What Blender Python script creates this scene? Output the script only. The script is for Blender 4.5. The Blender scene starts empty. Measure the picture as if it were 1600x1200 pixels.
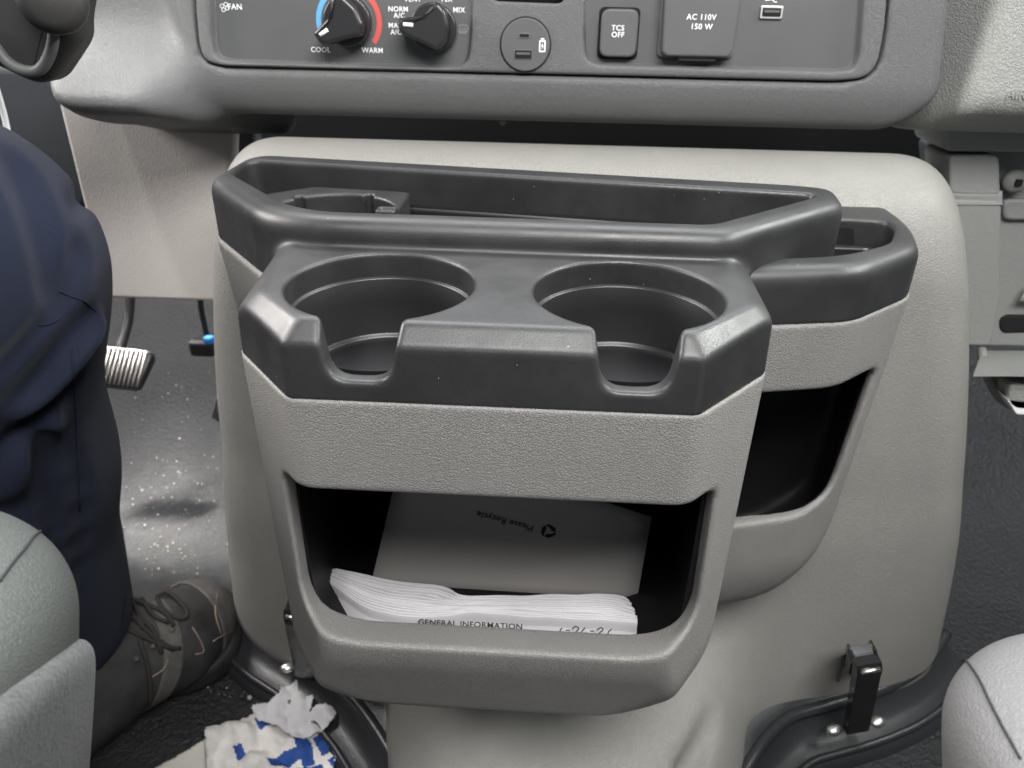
import bpy, bmesh, math, random
import numpy as np
from mathutils import Vector, Matrix, noise
random.seed(4); rng = np.random.default_rng(4)
SC = bpy.context.scene; COL = SC.collection
# ------------------------------------------------------------------ camera
CX = np.array([.9982, -.0412, -.0442]); CX /= np.linalg.norm(CX)
_p = math.radians(28)
CZ = np.array([0, math.cos(_p), -math.sin(_p)]); CZ -= CX*(CX@CZ); CZ /= np.linalg.norm(CZ)
CY = np.cross(CZ, CX)
if CY[2] < 0: CY = -CY
CC = np.array([0, 0, .614]); F = 1202.0
MW = np.array([CX, CY, CZ])                      # world = MW @ (right, up, forward)
cam = bpy.data.cameras.new('camera'); camo = bpy.data.objects.new('camera', cam); COL.objects.link(camo)
r, u, f = MW@np.array([1, 0, 0]), MW@np.array([0, 1, 0]), MW@np.array([0, 0, 1])
camo.matrix_world = Matrix(((r[0], u[0], -f[0], CC[0]), (r[1], u[1], -f[1], CC[1]), (r[2], u[2], -f[2], CC[2]), (0, 0, 0, 1)))
cam.sensor_fit = 'HORIZONTAL'; cam.sensor_width = 36; cam.lens = 36*F/1600
cam.clip_start = .02; cam.clip_end = 60
cam.dof.use_dof = True; cam.dof.focus_distance = .38; cam.dof.aperture_fstop = 14
SC.camera = camo
# ------------------------------------------------------------------ light
w = bpy.data.worlds.new('World'); SC.world = w; w.use_nodes = True
w.node_tree.nodes['Background'].inputs[0].default_value = (.80, .88, 1, 1)
w.node_tree.nodes['Background'].inputs[1].default_value = .22
def area(name, loc, target, sx, sy, power, col):
    l = bpy.data.lights.new(name, 'AREA'); l.shape = 'RECTANGLE'; l.size = sx; l.size_y = sy; l.energy = power; l.color = col
    o = bpy.data.objects.new(name, l); COL.objects.link(o); o.location = loc
    o.rotation_euler = (Vector(target)-Vector(loc)).to_track_quat('-Z', 'Y').to_euler(); return o
area('windshield_light', (0.0, 1.02, 1.46), (0, .38, .4), 1.5, .60, 30, (.96, .98, 1))
area('passenger_window_light', (1.15, .60, 1.10), (.1, .42, .35), .9, .42, 60, (.97, 1, .955))
area('driver_window_light', (-1.15, .60, 1.10), (-.1, .40, .32), .9, .42, 31, (1, .96, .93))
area('cabin_top_light', (.20, -.32, 1.38), (0, .40, .25), .9, .40, 32, (1, .985, .97))
l_ = area('driver_footwell_beam', (-.85, 1.00, 1.1), (-.47, .745, 0), .16, .16, 1.0, (1, .95, .90)); l_.data.spread = math.radians(13)
l_ = area('driver_dash_beam', (-.50, .30, 1.35), (-.335, .60, .575), .12, .12, .075, (.97, 1, .98)); l_.data.spread = math.radians(12)
SC.view_settings.view_transform = 'Standard'; SC.view_settings.look = 'None'
SC.view_settings.gamma = 1; SC.view_settings.exposure = 0
SC.render.engine = 'CYCLES'
# ------------------------------------------------------------------ pixel -> world helpers (photo pixels, 1600 x 1200)
def ray(px, py): return MW@np.array([(px-800)/F, (600-py)/F, 1.])
def atz(px, py, z): d = ray(px, py); return CC+d*(z-CC[2])/d[2]
def aty(px, py, y): d = ray(px, py); return CC+d*(y-CC[1])/d[1]
# ------------------------------------------------------------------ SDF modelling
f32 = np.float32
class G:
    def __init__(s, lo, hi, h):
        s.lo = np.array(lo, float); s.h = h
        n = np.ceil((np.array(hi)-s.lo)/h).astype(int)+1
        s.x = (lo[0]+np.arange(n[0])*h).astype(f32)[:, None, None]
        s.y = (lo[1]+np.arange(n[1])*h).astype(f32)[None, :, None]
        s.z = (lo[2]+np.arange(n[2])*h).astype(f32)[None, None, :]
        s.n = n
def pl(g, n, p):
    n = np.array(n, float); n /= np.linalg.norm(n); c = float(n@np.array(p, float))
    return (f32(n[0])*g.x+f32(n[1])*g.y)+f32(n[2])*g.z-f32(c)
def smax(a, b, k):
    if k <= 0: return np.maximum(a, b)
    h = np.maximum(f32(k)-np.abs(a-b), 0)/f32(k); return np.maximum(a, b)+h*h*f32(k*.25)
def smin(a, b, k):
    if k <= 0: return np.minimum(a, b)
    h = np.maximum(f32(k)-np.abs(a-b), 0)/f32(k); return np.minimum(a, b)-h*h*f32(k*.25)
def hull(g, planes, k):
    d = None
    for p in planes:
        q = pl(g, p[0], p[1]); d = q if d is None else smax(d, q, p[2] if len(p) > 2 else k)
    return d
def prismz(pts, lean=0):
    """half planes of a convex polygon (x,y) seen from above, counter-clockwise"""
    out = []
    for i, a in enumerate(pts):
        b = pts[(i+1) % len(pts)]
        out.append(((b[1]-a[1], -(b[0]-a[0]), lean), (a[0], a[1], 0)))
    return out
def rbox(g, c, s, r):
    q = [np.abs(g.x-f32(c[0]))-f32(s[0]-r), np.abs(g.y-f32(c[1]))-f32(s[1]-r), np.abs(g.z-f32(c[2]))-f32(s[2]-r)]
    o = np.sqrt(np.maximum(q[0], 0)**2+np.maximum(q[1], 0)**2+np.maximum(q[2], 0)**2)
    return o+np.minimum(np.maximum(np.maximum(q[0], q[1]), q[2]), 0)-f32(r)
def capsule(g, a, b, ra, rb):
    a = np.array(a, float); b = np.array(b, float); d = b-a; L = float(d@d)
    t = ((g.x-f32(a[0]))*f32(d[0])+(g.y-f32(a[1]))*f32(d[1])+(g.z-f32(a[2]))*f32(d[2]))/f32(L)
    t = np.clip(t, 0, 1)
    return np.sqrt((g.x-f32(a[0])-t*f32(d[0]))**2+(g.y-f32(a[1])-t*f32(d[1]))**2+(g.z-f32(a[2])-t*f32(d[2]))**2)-(f32(ra)+t*f32(rb-ra))
def cyl(g, cx, cy, r): return np.sqrt((g.x-f32(cx))**2+(g.y-f32(cy))**2)-r+0*g.z
def ellips(g, c, s):
    q = np.sqrt(((g.x-f32(c[0]))/f32(s[0]))**2+((g.y-f32(c[1]))/f32(s[1]))**2+((g.z-f32(c[2]))/f32(s[2]))**2)
    return (q-1)*f32(min(s))
def mesh_np(name, V, Q):
    me = bpy.data.meshes.new(name)
    me.vertices.add(len(V)); me.vertices.foreach_set('co', V.astype(f32).ravel())
    k = Q.shape[1]
    me.loops.add(Q.size); me.loops.foreach_set('vertex_index', Q.astype(np.int32).ravel())
    me.polygons.add(len(Q)); me.polygons.foreach_set('loop_start', (np.arange(len(Q))*k).astype(np.int32))
    me.polygons.foreach_set('use_smooth', np.ones(len(Q), bool))
    me.update(calc_edges=True); me.validate(); return me
def nets(name, g, D):
    """naive surface nets of the zero level of D"""
    D = np.ascontiguousarray(np.broadcast_to(D, tuple(g.n))).astype(f32)
    S = D < 0
    for ax in range(3):                                   # keep it closed at the grid border
        sl = [slice(None)]*3
        for e in (0, -1):
            sl[ax] = e; D[tuple(sl)] = np.maximum(D[tuple(sl)], g.h*.5)
    S = D < 0
    nx, ny, nz = S.shape
    cnt = np.zeros((nx-1, ny-1, nz-1), np.int8)
    cs = [(i, j, k) for i in (0, 1) for j in (0, 1) for k in (0, 1)]
    for i, j, k in cs: cnt += S[i:nx-1+i, j:ny-1+j, k:nz-1+k]
    I = np.nonzero((cnt > 0) & (cnt < 8)); N = len(I[0])
    idx = np.full(cnt.shape, -1, np.int32); idx[I] = np.arange(N)
    base = np.stack(I, 1)
    v = {c: D[I[0]+c[0], I[1]+c[1], I[2]+c[2]] for c in cs}
    acc = np.zeros((N, 3)); num = np.zeros(N)
    for c in cs:
        for ax in range(3):
            if c[ax]: continue
            c2 = list(c); c2[ax] = 1; c2 = tuple(c2)
            a, b = v[c], v[c2]; m = (a < 0) != (b < 0)
            t = a[m]/(a[m]-b[m]); q = np.tile(np.array(c, float), (m.sum(), 1)); q[:, ax] = t
            acc[m] += q; num[m] += 1
    V = g.lo+(base+acc/num[:, None])*g.h
    quads = []
    for ax in range(3):
        o = [a for a in range(3) if a != ax]
        A = np.swapaxes(S, 0, ax) if ax else S
        s0 = [slice(None)]*3; s1 = [slice(None)]*3
        s0[ax] = slice(0, -1); s1[ax] = slice(1, None)
        for a in o: s0[a] = slice(1, -1); s1[a] = slice(1, -1)
        a_, b_ = S[tuple(s0)], S[tuple(s1)]
        for cond, flip in ((a_ & ~b_, False), (~a_ & b_, True)):
            P = np.stack(np.nonzero(cond), 1)
            for a in o: P[:, a] += 1
            def cell(d0, d1):
                q = P.copy(); q[:, o[0]] -= d0; q[:, o[1]] -= d1; return idx[q[:, 0], q[:, 1], q[:, 2]]
            q = np.stack([cell(1, 1), cell(0, 1), cell(0, 0), cell(1, 0)], 1)
            if flip != (ax == 1): q = q[:, ::-1]
            quads.append(q)
    return mesh_np(name, V, np.concatenate(quads))
# ------------------------------------------------------------------ objects
def link(name, me, mat, parent=None):
    o = bpy.data.objects.new(name, me); COL.objects.link(o)
    if mat is not None:
        for m in (mat if isinstance(mat, (list, tuple)) else [mat]): me.materials.append(m)
    if parent is not None:
        par(o, parent)
    return o
def world_loc(o):
    v = Vector(o.location)
    return v+world_loc(o.parent) if False else v
def par(o, p):
    o.parent = p
    o.matrix_parent_inverse = Matrix.Translation(-ORI.get(p.name, Vector((0, 0, 0))))
    ORI[o.name] = ORI.get(o.name, Vector((0, 0, 0)))
ORI = {}
def tag(o, label=None, cat=None, group=None, kind=None):
    if label: o['label'] = label
    if cat: o['category'] = cat
    if group: o['group'] = group
    if kind: o['kind'] = kind
    return o
def thing(name, loc, label, cat, group=None):
    o = bpy.data.objects.new(name, None); COL.objects.link(o); o.location = loc; o.empty_display_size = .03
    ORI[o.name] = Vector(loc); return tag(o, label, cat, group)
def sdf(name, g, D, mat, parent=None): return link(name, nets(name, g, D), mat, parent)
def from_bm(name, bm, mat, parent=None, smooth=False):
    me = bpy.data.meshes.new(name); bmesh.ops.recalc_face_normals(bm, faces=bm.faces[:])
    for fc in bm.faces: fc.smooth = smooth
    bm.to_mesh(me); bm.free(); return link(name, me, mat, parent)
def tube_bm(bm, pts, r, n=10, cap=True):
    pts = [Vector(p) for p in pts]; rs = r if isinstance(r, (list, tuple)) else [r]*len(pts)
    rings = []; up = None
    for i, p in enumerate(pts):
        t = (pts[min(i+1, len(pts)-1)]-pts[max(i-1, 0)]).normalized()
        if up is None:
            up = Vector((0, 0, 1)) if abs(t.z) < .9 else Vector((1, 0, 0))
        a = t.cross(up).normalized(); b = a.cross(t).normalized(); up = b
        rings.append([bm.verts.new(p+(a*math.cos(q)+b*math.sin(q))*rs[i]) for q in [2*math.pi*k/n for k in range(n)]])
    for A, B in zip(rings, rings[1:]):
        for k in range(n): bm.faces.new((A[k], A[(k+1) % n], B[(k+1) % n], B[k]))
    if cap: bm.faces.new(rings[0][::-1]); bm.faces.new(rings[-1])
def catmull(pts, m=8):
    P = [Vector(p) for p in pts]; P = [2*P[0]-P[1]]+P+[2*P[-1]-P[-2]]; out = []
    for i in range(1, len(P)-2):
        for j in range(m):
            t = j/m; a, b, c, d = P[i-1:i+3]
            out.append(.5*((2*b)+(c-a)*t+(2*a-5*b+4*c-d)*t*t+(3*b-a-3*c+d)*t**3))
    out.append(P[-2]); return out
def tube(name, pts, r, mat, parent=None, n=10, smooth=True, spline=True):
    bm = bmesh.new(); tube_bm(bm, catmull(pts) if spline else pts, r, n); return from_bm(name, bm, mat, parent, smooth)
def rounded(pts, r, m=6):
    """2-D polygon with filleted corners; r one number or one per corner"""
    out = []; n = len(pts)
    for i in range(n):
        p = Vector(pts[i]); a = Vector(pts[i-1]); b = Vector(pts[(i+1) % n]); rr = r[i] if isinstance(r, (list, tuple)) else r
        if rr <= 0: out.append(tuple(p)); continue
        u1 = (a-p).normalized(); u2 = (b-p).normalized(); L = min(rr, (a-p).length*.49, (b-p).length*.49)
        s, e = p+u1*L, p+u2*L
        for k in range(m+1):
            t = k/m; out.append(tuple((1-t)**2*s+2*t*(1-t)*p+t*t*e))
    return out
def prism(name, pts, frame, n0, n1, bev, mat, parent=None, steps=4, smooth=True):
    """outline in the (u,v) plane of frame, from depth n0 to n1, the n1 edge rounded by bev"""
    area2 = sum(pts[i-1][0]*pts[i][1]-pts[i][0]*pts[i-1][1] for i in range(len(pts)))
    if area2 < 0: pts = pts[::-1]
    n = len(pts); P = [Vector(p) for p in pts]; N = []
    for i in range(n):
        t = (P[(i+1) % n]-P[i-1]); N.append(Vector((t.y, -t.x)).normalized() if t.length > 0 else Vector((0, 0)))
    bm = bmesh.new(); rings = []
    sg = 1 if n1 > n0 else -1
    lv = [(0, n0)]+[(bev*(1-math.cos(a)), n1-sg*bev*(1-math.sin(a))) for a in [math.pi/2*k/steps for k in range(steps+1)]] if bev > 0 else [(0, n0), (0, n1)]
    for off, d in lv: rings.append([bm.verts.new(frame(P[i].x-N[i].x*off, P[i].y-N[i].y*off, d)) for i in range(n)])
    for A, B in zip(rings, rings[1:]):
        for k in range(n): bm.faces.new((A[k], A[(k+1) % n], B[(k+1) % n], B[k]))
    bm.faces.new(rings[0][::-1]); fc = bm.faces.new(rings[-1])
    o = from_bm(name, bm, mat, parent, False)
    if smooth:
        me = o.data
        for p in me.polygons: p.use_smooth = len(p.vertices) == 4
    return o
def frame_of(o, U, V):
    o, U, V = Vector(o), Vector(U).normalized(), Vector(V).normalized(); N = U.cross(V)
    return lambda u, v, n=0: o+U*u+V*v+N*n
def grid_mesh(name, rows, mat, parent=None, smooth=True):
    bm = bmesh.new(); R = [[bm.verts.new(p) for p in row] for row in rows]
    for A, B in zip(R, R[1:]):
        for k in range(len(A)-1): bm.faces.new((A[k], A[k+1], B[k+1], B[k]))
    return from_bm(name, bm, mat, parent, smooth)
def text(name, s, origin, U, V, size, mat, parent, align='CENTER', depth=.0001, spacing=1.0, sx=1.0, bold=0.0):
    cu = bpy.data.curves.new(name, 'FONT'); cu.body = s; cu.size = size; cu.extrude = depth; cu.align_x = align; cu.align_y = 'CENTER'
    cu.space_character = spacing; cu.offset = bold; cu.resolution_u = 3; cu.space_line = .8
    t = bpy.data.objects.new('tmp', cu); COL.objects.link(t)
    me = bpy.data.meshes.new_from_object(t.evaluated_get(bpy.context.evaluated_depsgraph_get()))
    bpy.data.objects.remove(t)
    U, V = Vector(U).normalized(), Vector(V).normalized(); N = U.cross(V); o = Vector(origin)
    M = Matrix(((U.x*sx, V.x, N.x, o.x), (U.y*sx, V.y, N.y, o.y), (U.z*sx, V.z, N.z, o.z), (0, 0, 0, 1)))
    me.transform(M); me.name = name
    return link(name, me, mat, parent)
# ------------------------------------------------------------------ materials
def mat(name, col, rough=.5, spec=.5, metal=0, grain=None, dust=0, var=0, sheen=0, coat=0, coord='Object', var_scale=8, rvar=0):
    m = bpy.data.materials.new(name); m.use_nodes = True; nt = m.node_tree; b = nt.nodes['Principled BSDF']
    b.inputs['Base Color'].default_value = (*col, 1); b.inputs['Roughness'].default_value = rough
    b.inputs['Specular IOR Level'].default_value = spec; b.inputs['Metallic'].default_value = metal
    if sheen: b.inputs['Sheen Weight'].default_value = sheen; b.inputs['Sheen Roughness'].default_value = .4
    if coat: b.inputs['Coat Weight'].default_value = coat; b.inputs['Coat Roughness'].default_value = .15
    tc = nt.nodes.new('ShaderNodeTexCoord'); C = tc.outputs[coord]
    if var or rvar:
        nz = nt.nodes.new('ShaderNodeTexNoise'); nz.inputs['Scale'].default_value = var_scale; nz.inputs['Detail'].default_value = 8; nz.inputs['Roughness'].default_value = .65
        nt.links.new(C, nz.inputs['Vector'])
        if var:
            mr = nt.nodes.new('ShaderNodeMapRange'); mr.inputs[3].default_value = 1-var; mr.inputs[4].default_value = 1+var
            mr.inputs[1].default_value = .3; mr.inputs[2].default_value = .7
            nt.links.new(nz.outputs[0], mr.inputs[0])
            mx = nt.nodes.new('ShaderNodeMix'); mx.data_type = 'RGBA'; mx.blend_type = 'MULTIPLY'; mx.inputs[0].default_value = 1
            mx.inputs[6].default_value = (*col, 1); nt.links.new(mr.outputs[0], mx.inputs[7]); nt.links.new(mx.outputs[2], b.inputs['Base Color'])
        if rvar:
            mr = nt.nodes.new('ShaderNodeMapRange'); mr.inputs[3].default_value = rough-rvar; mr.inputs[4].default_value = rough+rvar
            mr.inputs[1].default_value = .35; mr.inputs[2].default_value = .65
            nt.links.new(nz.outputs[0], mr.inputs[0]); nt.links.new(mr.outputs[0], b.inputs['Roughness'])
    if dust:
        vd = nt.nodes.new('ShaderNodeTexVoronoi'); vd.inputs['Scale'].default_value = 150; nt.links.new(C, vd.inputs['Vector'])
        lt = nt.nodes.new('ShaderNodeMath'); lt.operation = 'LESS_THAN'; lt.inputs[1].default_value = .040; nt.links.new(vd.outputs['Distance'], lt.inputs[0])
        sep = nt.nodes.new('ShaderNodeSeparateColor'); nt.links.new(vd.outputs['Color'], sep.inputs[0])
        g2 = nt.nodes.new('ShaderNodeMath'); g2.operation = 'LESS_THAN'; g2.inputs[1].default_value = dust; nt.links.new(sep.outputs[0], g2.inputs[0])
        m3 = nt.nodes.new('ShaderNodeMath'); m3.operation = 'MULTIPLY'; nt.links.new(lt.outputs[0], m3.inputs[0]); nt.links.new(g2.outputs[0], m3.inputs[1])
        mx2 = nt.nodes.new('ShaderNodeMix'); mx2.data_type = 'RGBA'; nt.links.new(m3.outputs[0], mx2.inputs[0])
        src = b.inputs['Base Color'].links
        if src: nt.links.new(src[0].from_socket, mx2.inputs[6])
        else: mx2.inputs[6].default_value = (*col, 1)
        mx2.inputs[7].default_value = (.30, .30, .29, 1); nt.links.new(mx2.outputs[2], b.inputs['Base Color'])
    if grain:
        kind, sc, dist = grain[:3]
        bp = nt.nodes.new('ShaderNodeBump'); bp.inputs['Distance'].default_value = dist; bp.inputs['Strength'].default_value = 1
        if kind == 'leather':
            st = grain[3] if len(grain) > 3 else (1, 1, 1)
            mp = nt.nodes.new('ShaderNodeMapping'); mp.inputs['Scale'].default_value = st
            if len(grain) > 4: mp.inputs['Rotation'].default_value = grain[4]
            nt.links.new(C, mp.inputs[0])
            n2 = nt.nodes.new('ShaderNodeTexNoise'); n2.inputs['Scale'].default_value = sc*.6; n2.inputs['Detail'].default_value = 2
            nt.links.new(mp.outputs[0], n2.inputs['Vector'])
            ad = nt.nodes.new('ShaderNodeMixRGB'); ad.blend_type = 'LINEAR_LIGHT'; ad.inputs[0].default_value = .9/sc
            nt.links.new(mp.outputs[0], ad.inputs[1]); nt.links.new(n2.outputs['Color'], ad.inputs[2])
            vo = nt.nodes.new('ShaderNodeTexVoronoi'); vo.feature = 'DISTANCE_TO_EDGE'; vo.inputs['Scale'].default_value = sc
            nt.links.new(ad.outputs[0], vo.inputs['Vector'])
            rp = nt.nodes.new('ShaderNodeMapRange'); rp.interpolation_type = 'SMOOTHSTEP'; rp.inputs[1].default_value = 0; rp.inputs[2].default_value = .22
            nt.links.new(vo.outputs['Distance'], rp.inputs[0])
            n3 = nt.nodes.new('ShaderNodeTexNoise'); n3.inputs['Scale'].default_value = sc*.35; n3.inputs['Detail'].default_value = 3
            nt.links.new(C, n3.inputs['Vector'])
            ml = nt.nodes.new('ShaderNodeMath'); ml.operation = 'MULTIPLY_ADD'; ml.inputs[1].default_value = .4
            nt.links.new(n3.outputs[0], ml.inputs[0]); nt.links.new(rp.outputs[0], ml.inputs[2]); nt.links.new(ml.outputs[0], bp.inputs['Height'])
        elif kind == 'fine':
            n2 = nt.nodes.new('ShaderNodeTexNoise'); n2.inputs['Scale'].default_value = sc; n2.inputs['Detail'].default_value = 4; n2.inputs['Roughness'].default_value = .7
            nt.links.new(C, n2.inputs['Vector']); nt.links.new(n2.outputs[0], bp.inputs['Height'])
        elif kind == 'weave':
            mp = nt.nodes.new('ShaderNodeMapping'); mp.inputs['Rotation'].default_value = (.3, .2, .8); nt.links.new(C, mp.inputs[0])
            wv = nt.nodes.new('ShaderNodeTexWave'); wv.inputs['Scale'].default_value = sc; wv.inputs['Distortion'].default_value = 1.5; wv.inputs['Detail Scale'].default_value = 3
            nt.links.new(mp.outputs[0], wv.inputs['Vector'])
            n2 = nt.nodes.new('ShaderNodeTexNoise'); n2.inputs['Scale'].default_value = 900; nt.links.new(C, n2.inputs['Vector'])
            ml = nt.nodes.new('ShaderNodeMath'); ml.operation = 'ADD'; nt.links.new(wv.outputs[1], ml.inputs[0]); nt.links.new(n2.outputs[0], ml.inputs[1])
            nt.links.new(ml.outputs[0], bp.inputs['Height'])
        nt.links.new(bp.outputs[0], b.inputs['Normal'])
    return m
M_black = mat('satin black plastic', (.019, .019, .0195), .45, .52, grain=('fine', 1100, .00008), rvar=.08, var=.14, var_scale=25, dust=.30)
M_blackin = mat('smooth black plastic', (.012, .012, .0125), .38, .5, grain=('fine', 1500, .00004))
M_inner = mat('near-black bin interior', (.006, .006, .007), .5, .3)  # near-black, for the inner shells of bin and pocket
M_grey = mat('grained grey plastic', (.195, .190, .181), .50, .42, grain=('leather', 760, .00020), var=.05, var_scale=30)
M_greysm = mat('engine cover grey vinyl', (.212, .208, .193), .44, .45, grain=('leather', 600, .00020, (1, 1, .8)), var=.07, var_scale=9, rvar=.06)
M_beige = mat('lower panel grey beige plastic', (.40, .375, .355), .55, .4, grain=('leather', 480, .00012, (1, 1, .5), (0, .5, 0)))
M_dash = mat('dashboard grey plastic', (.11, .112, .112), .48, .45, grain=('leather', 800, .0002), var=.04)
M_dashsm = mat('smooth dark grey dash plastic', (.085, .087, .087), .5, .4, grain=('fine', 1200, .00004), var=.06, var_scale=14)
M_airbag = mat('pale grey airbag door', (.27, .275, .26), .5, .45, grain=('leather', 380, .00028))
M_trimr = mat('grey green side trim', (.21, .216, .205), .5, .4, grain=('leather', 420, .00016))
M_knob = mat('dark knob plastic', (.020, .020, .021), .3, .5)
M_column = mat('column shroud dark plastic', (.026, .025, .0245), .5, .4, grain=('fine', 900, .0001))
M_white = mat('white print', (.85, .86, .86), .5, .3)
M_dim = mat('grey print', (.25, .25, .25), .5, .3)
M_red = mat('red print', (.55, .09, .08), .5, .3)
M_blue = mat('blue print', (.12, .35, .62), .5, .3)
M_gap = mat('black cavity', (.012, .012, .013), .8, .2)
M_rubber = mat('black rubber seal', (.022, .023, .025), .30, .5, grain=('fine', 500, .0002))
M_chrome = mat('bright metal', (.80, .79, .75), .35, .5, metal=1)
M_latch = mat('gloss black latch metal', (.012, .012, .013), .16, .6)
M_floor = mat('black floor mat', (.010, .011, .0125), .38, .6, grain=('fine', 190, .0042), var=.35, var_scale=12, rvar=.08)
M_toe = mat('black toe board mat', (.03, .03, .031), .45, .5, grain=('fine', 300, .001), var=.3, var_scale=20)
M_wall = mat('dark kick panel', (.030, .034, .038), .7, .3, var=.15)
M_navy = mat('navy work trouser cloth', (.009, .0115, .023), .9, .15, grain=('weave', 700, .00012), sheen=.06, var=.12, var_scale=18)
M_seam = mat('navy seam thread', (.006, .008, .02), .8, .2)
M_vinyl = mat('grey green seat vinyl', (.062, .066, .063), .45, .30, grain=('leather', 650, .00014), var=.06, var_scale=14)
M_vinylr = mat('light grey seat vinyl', (.125, .124, .124), .5, .4, grain=('leather', 600, .00012), var=.04)
M_moq = mat('grey seat moquette', (.07, .073, .072), .95, .1, grain=('fine', 600, .0030), sheen=.25, var=.30, var_scale=260)
M_thread = mat('dark seam thread', (.02, .022, .025), .8, .2)
M_paper = mat('white paper', (.50, .49, .50), .75, .2, var=.05, var_scale=30)
M_paper2 = mat('grey paper cover', (.34, .325, .31), .8, .2, var=.03)
M_ink = mat('black ink', (.02, .02, .02), .7, .2)
M_tissue = mat('torn white paper', (.66, .63, .60), .85, .15, var=.18, var_scale=45, grain=('fine', 400, .0004))
M_pblue = mat('blue printed paper', (.025, .07, .26), .7, .2, var=.3, var_scale=90)
M_card = mat('cream card', (.52, .50, .45), .8, .2, var=.1, var_scale=30)
M_shoe = mat('black worn shoe leather', (.030, .029, .029), .6, .4, grain=('fine', 500, .0006), var=.5, var_scale=40)
M_shoetan = mat('brown shoe trim', (.19, .145, .12), .7, .3)
M_shoegrey = mat('grey shoe suede', (.080, .076, .071), .85, .2, var=.3, var_scale=60)
M_lace = mat('dark lace', (.03, .028, .026), .8, .2, grain=('fine', 2000, .0004))
M_skin = mat('skin', (.45, .28, .2), .5, .4)
M_alu = mat('ribbed pedal rubber', (.075, .069, .066), .45, .5)
M_crumb = mat('sand crumb', (.42, .38, .34), .3, .7)
M_clipblue = mat('blue connector plastic', (.05, .25, .75), .4, .5)
M_cable = mat('white cable', (.85, .86, .86), .4, .4)
# ================================================================== STRUCTURE: floor and firewall
def structure(o): return tag(o, kind='structure')
def floor_z(x, y):
    z = .75*(math.sqrt((y-.84)**2+.0016)+(y-.84))*.5-.0011
    return z+.002*noise.noise(Vector((x*5, y*5, 0)))+.0012*noise.noise(Vector((x*40, y*40, 0)))
rows = []
for i in range(91):
    y = -.3+i*(1.5/90)
    row = []
    for k in range(101):
        x = -1.2+k*2.2/100
        z = floor_z(x, y)
        row.append((x, y, z))
    rows.append(row)
structure(grid_mesh('floor', rows, M_floor))
def box_bm(bm, c, s, R=None):
    M = Matrix.Translation(Vector(c)) @ (R if R else Matrix()) @ Matrix.Diagonal((s[0], s[1], s[2], 1))
    bmesh.ops.create_cube(bm, size=1, matrix=M)
def box(name, c, s, m, parent=None, bev=0, R=None, seg=3):
    bm = bmesh.new(); box_bm(bm, c, s, R)
    if bev: bmesh.ops.bevel(bm, geom=bm.edges[:], offset=bev, segments=seg, profile=.5, affect='EDGES')
    return from_bm(name, bm, m, parent, False)
structure(box('firewall', (0, 1.21, .45), (2.4, .03, 1.0), M_wall))
structure(box('cabin_side_wall', (.98, .3, .5), (.03, 1.8, 1.1), M_wall))
structure(box('cabin_side_wall', (-1.18, .3, .4), (.03, 1.8, .8), M_wall))
# ================================================================== ENGINE COVER (doghouse)
eng = thing('engine_cover', (0.03, .55, .0), 'large grey grained engine cover humping up between the two footwells', 'engine cover')
g = G((-.38, .16, -.01), (.46, .86, .55), .0034)
body = hull(g, [
    ((0, -1, .05), (0, .522, .44)),
    ((0, -.60, .80), (0, .547, .493)),
    ((0, .22, 1), (0, .575, .507)),
    ((1, -.25, .33), (.322, .575, .393)),
    ((1, -.2, .12), (.372, .56, .15)),
    ((-1, -.15, .18), (-.272, .575, .37)),
    ((-1, -.15, .03), (-.302, .575, .10)),
    ((.49, -.87, -.12), (.288, .497, .05)), ((-.575, -.818, -.10), (-.240, .517, .05)),
    ((0, 1, 0), (0, .85, 0)), ((0, 0, -1), (0, 0, .006))], .040)
body2 = hull(g, [((0, -1, .1), (0, .52, .06)), ((0, 0, 1), (0, 0, .22)), ((1, -.2, .30), (.385, .56, .03)), ((-1, -.2, .25), (-.305, .56, .03)), ((.49, -.87, -.05), (.292, .500, .05)), ((-.575, -.818, -.05), (-.242, .517, .05)),
                 ((0, 1, 0), (0, .8, 0)), ((0, 0, -1), (0, 0, .006))], .05)
nose = hull(g, [((0, -.20, 1), (0, .47, .125)), ((1, -.75, .60), (.235, .47, .03)), ((-1, -.90, .60), (-.185, .45, .03)),
                ((0, -1, .15), (0, .17, .1)), ((1, 0, .3), (.19, .3, .04)), ((-1, 0, .3), (-.13, .3, .04)), ((0, 1, 0), (0, .7, 0)), ((0, 0, -1), (0, 0, .006))], .05)
D = smin(body, smin(body2, nose, .08), .05)
crease = capsule(g, atz(1122, 1118, .10), atz(1070, 1210, .085), .004, .008)
D = smax(D, -crease, .014)
sdf('cover_shell', g, D, M_greysm, eng)
# rubber seal round the foot of the cover
def px_path(P, z): return [Vector(atz(a, b, z)) for a, b in P]
bead = px_path([(375, 940), (398, 975), (428, 1000), (458, 1018), (505, 1050), (552, 1092), (588, 1140), (622, 1200), (660, 1290)], .038)
beadR = px_path([(1478, 990), (1458, 1020), (1428, 1050), (1369, 1080), (1290, 1103), (1240, 1118), (1205, 1145), (1172, 1190), (1130, 1270)], .038)
def skirt(pts, out):
    pts = catmull(pts, 6); rows = []
    for i, p in enumerate(pts):
        t = (pts[min(i+1, len(pts)-1)]-pts[max(i-1, 0)]).normalized(); nrm = Vector((t.y, -t.x, 0))*out
        rows.append([p+nrm*a+Vector((0, 0, b)) for a, b in ((-.05, .004), (-.004, .003), (.003, -.008), (.008, -.017), (.018, -.022), (.030, -.026), (.037, -.032), (.039, -.042))])
    return rows
grid_mesh('rubber_skirt', skirt(bead, 1 if True else 1), M_rubber, eng)
grid_mesh('rubber_skirt', skirt(beadR, -1), M_rubber, eng)
tube('seal_bead', bead, .0055, M_rubber, eng, 12); tube('seal_bead', beadR, .0055, M_rubber, eng, 12)
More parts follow.
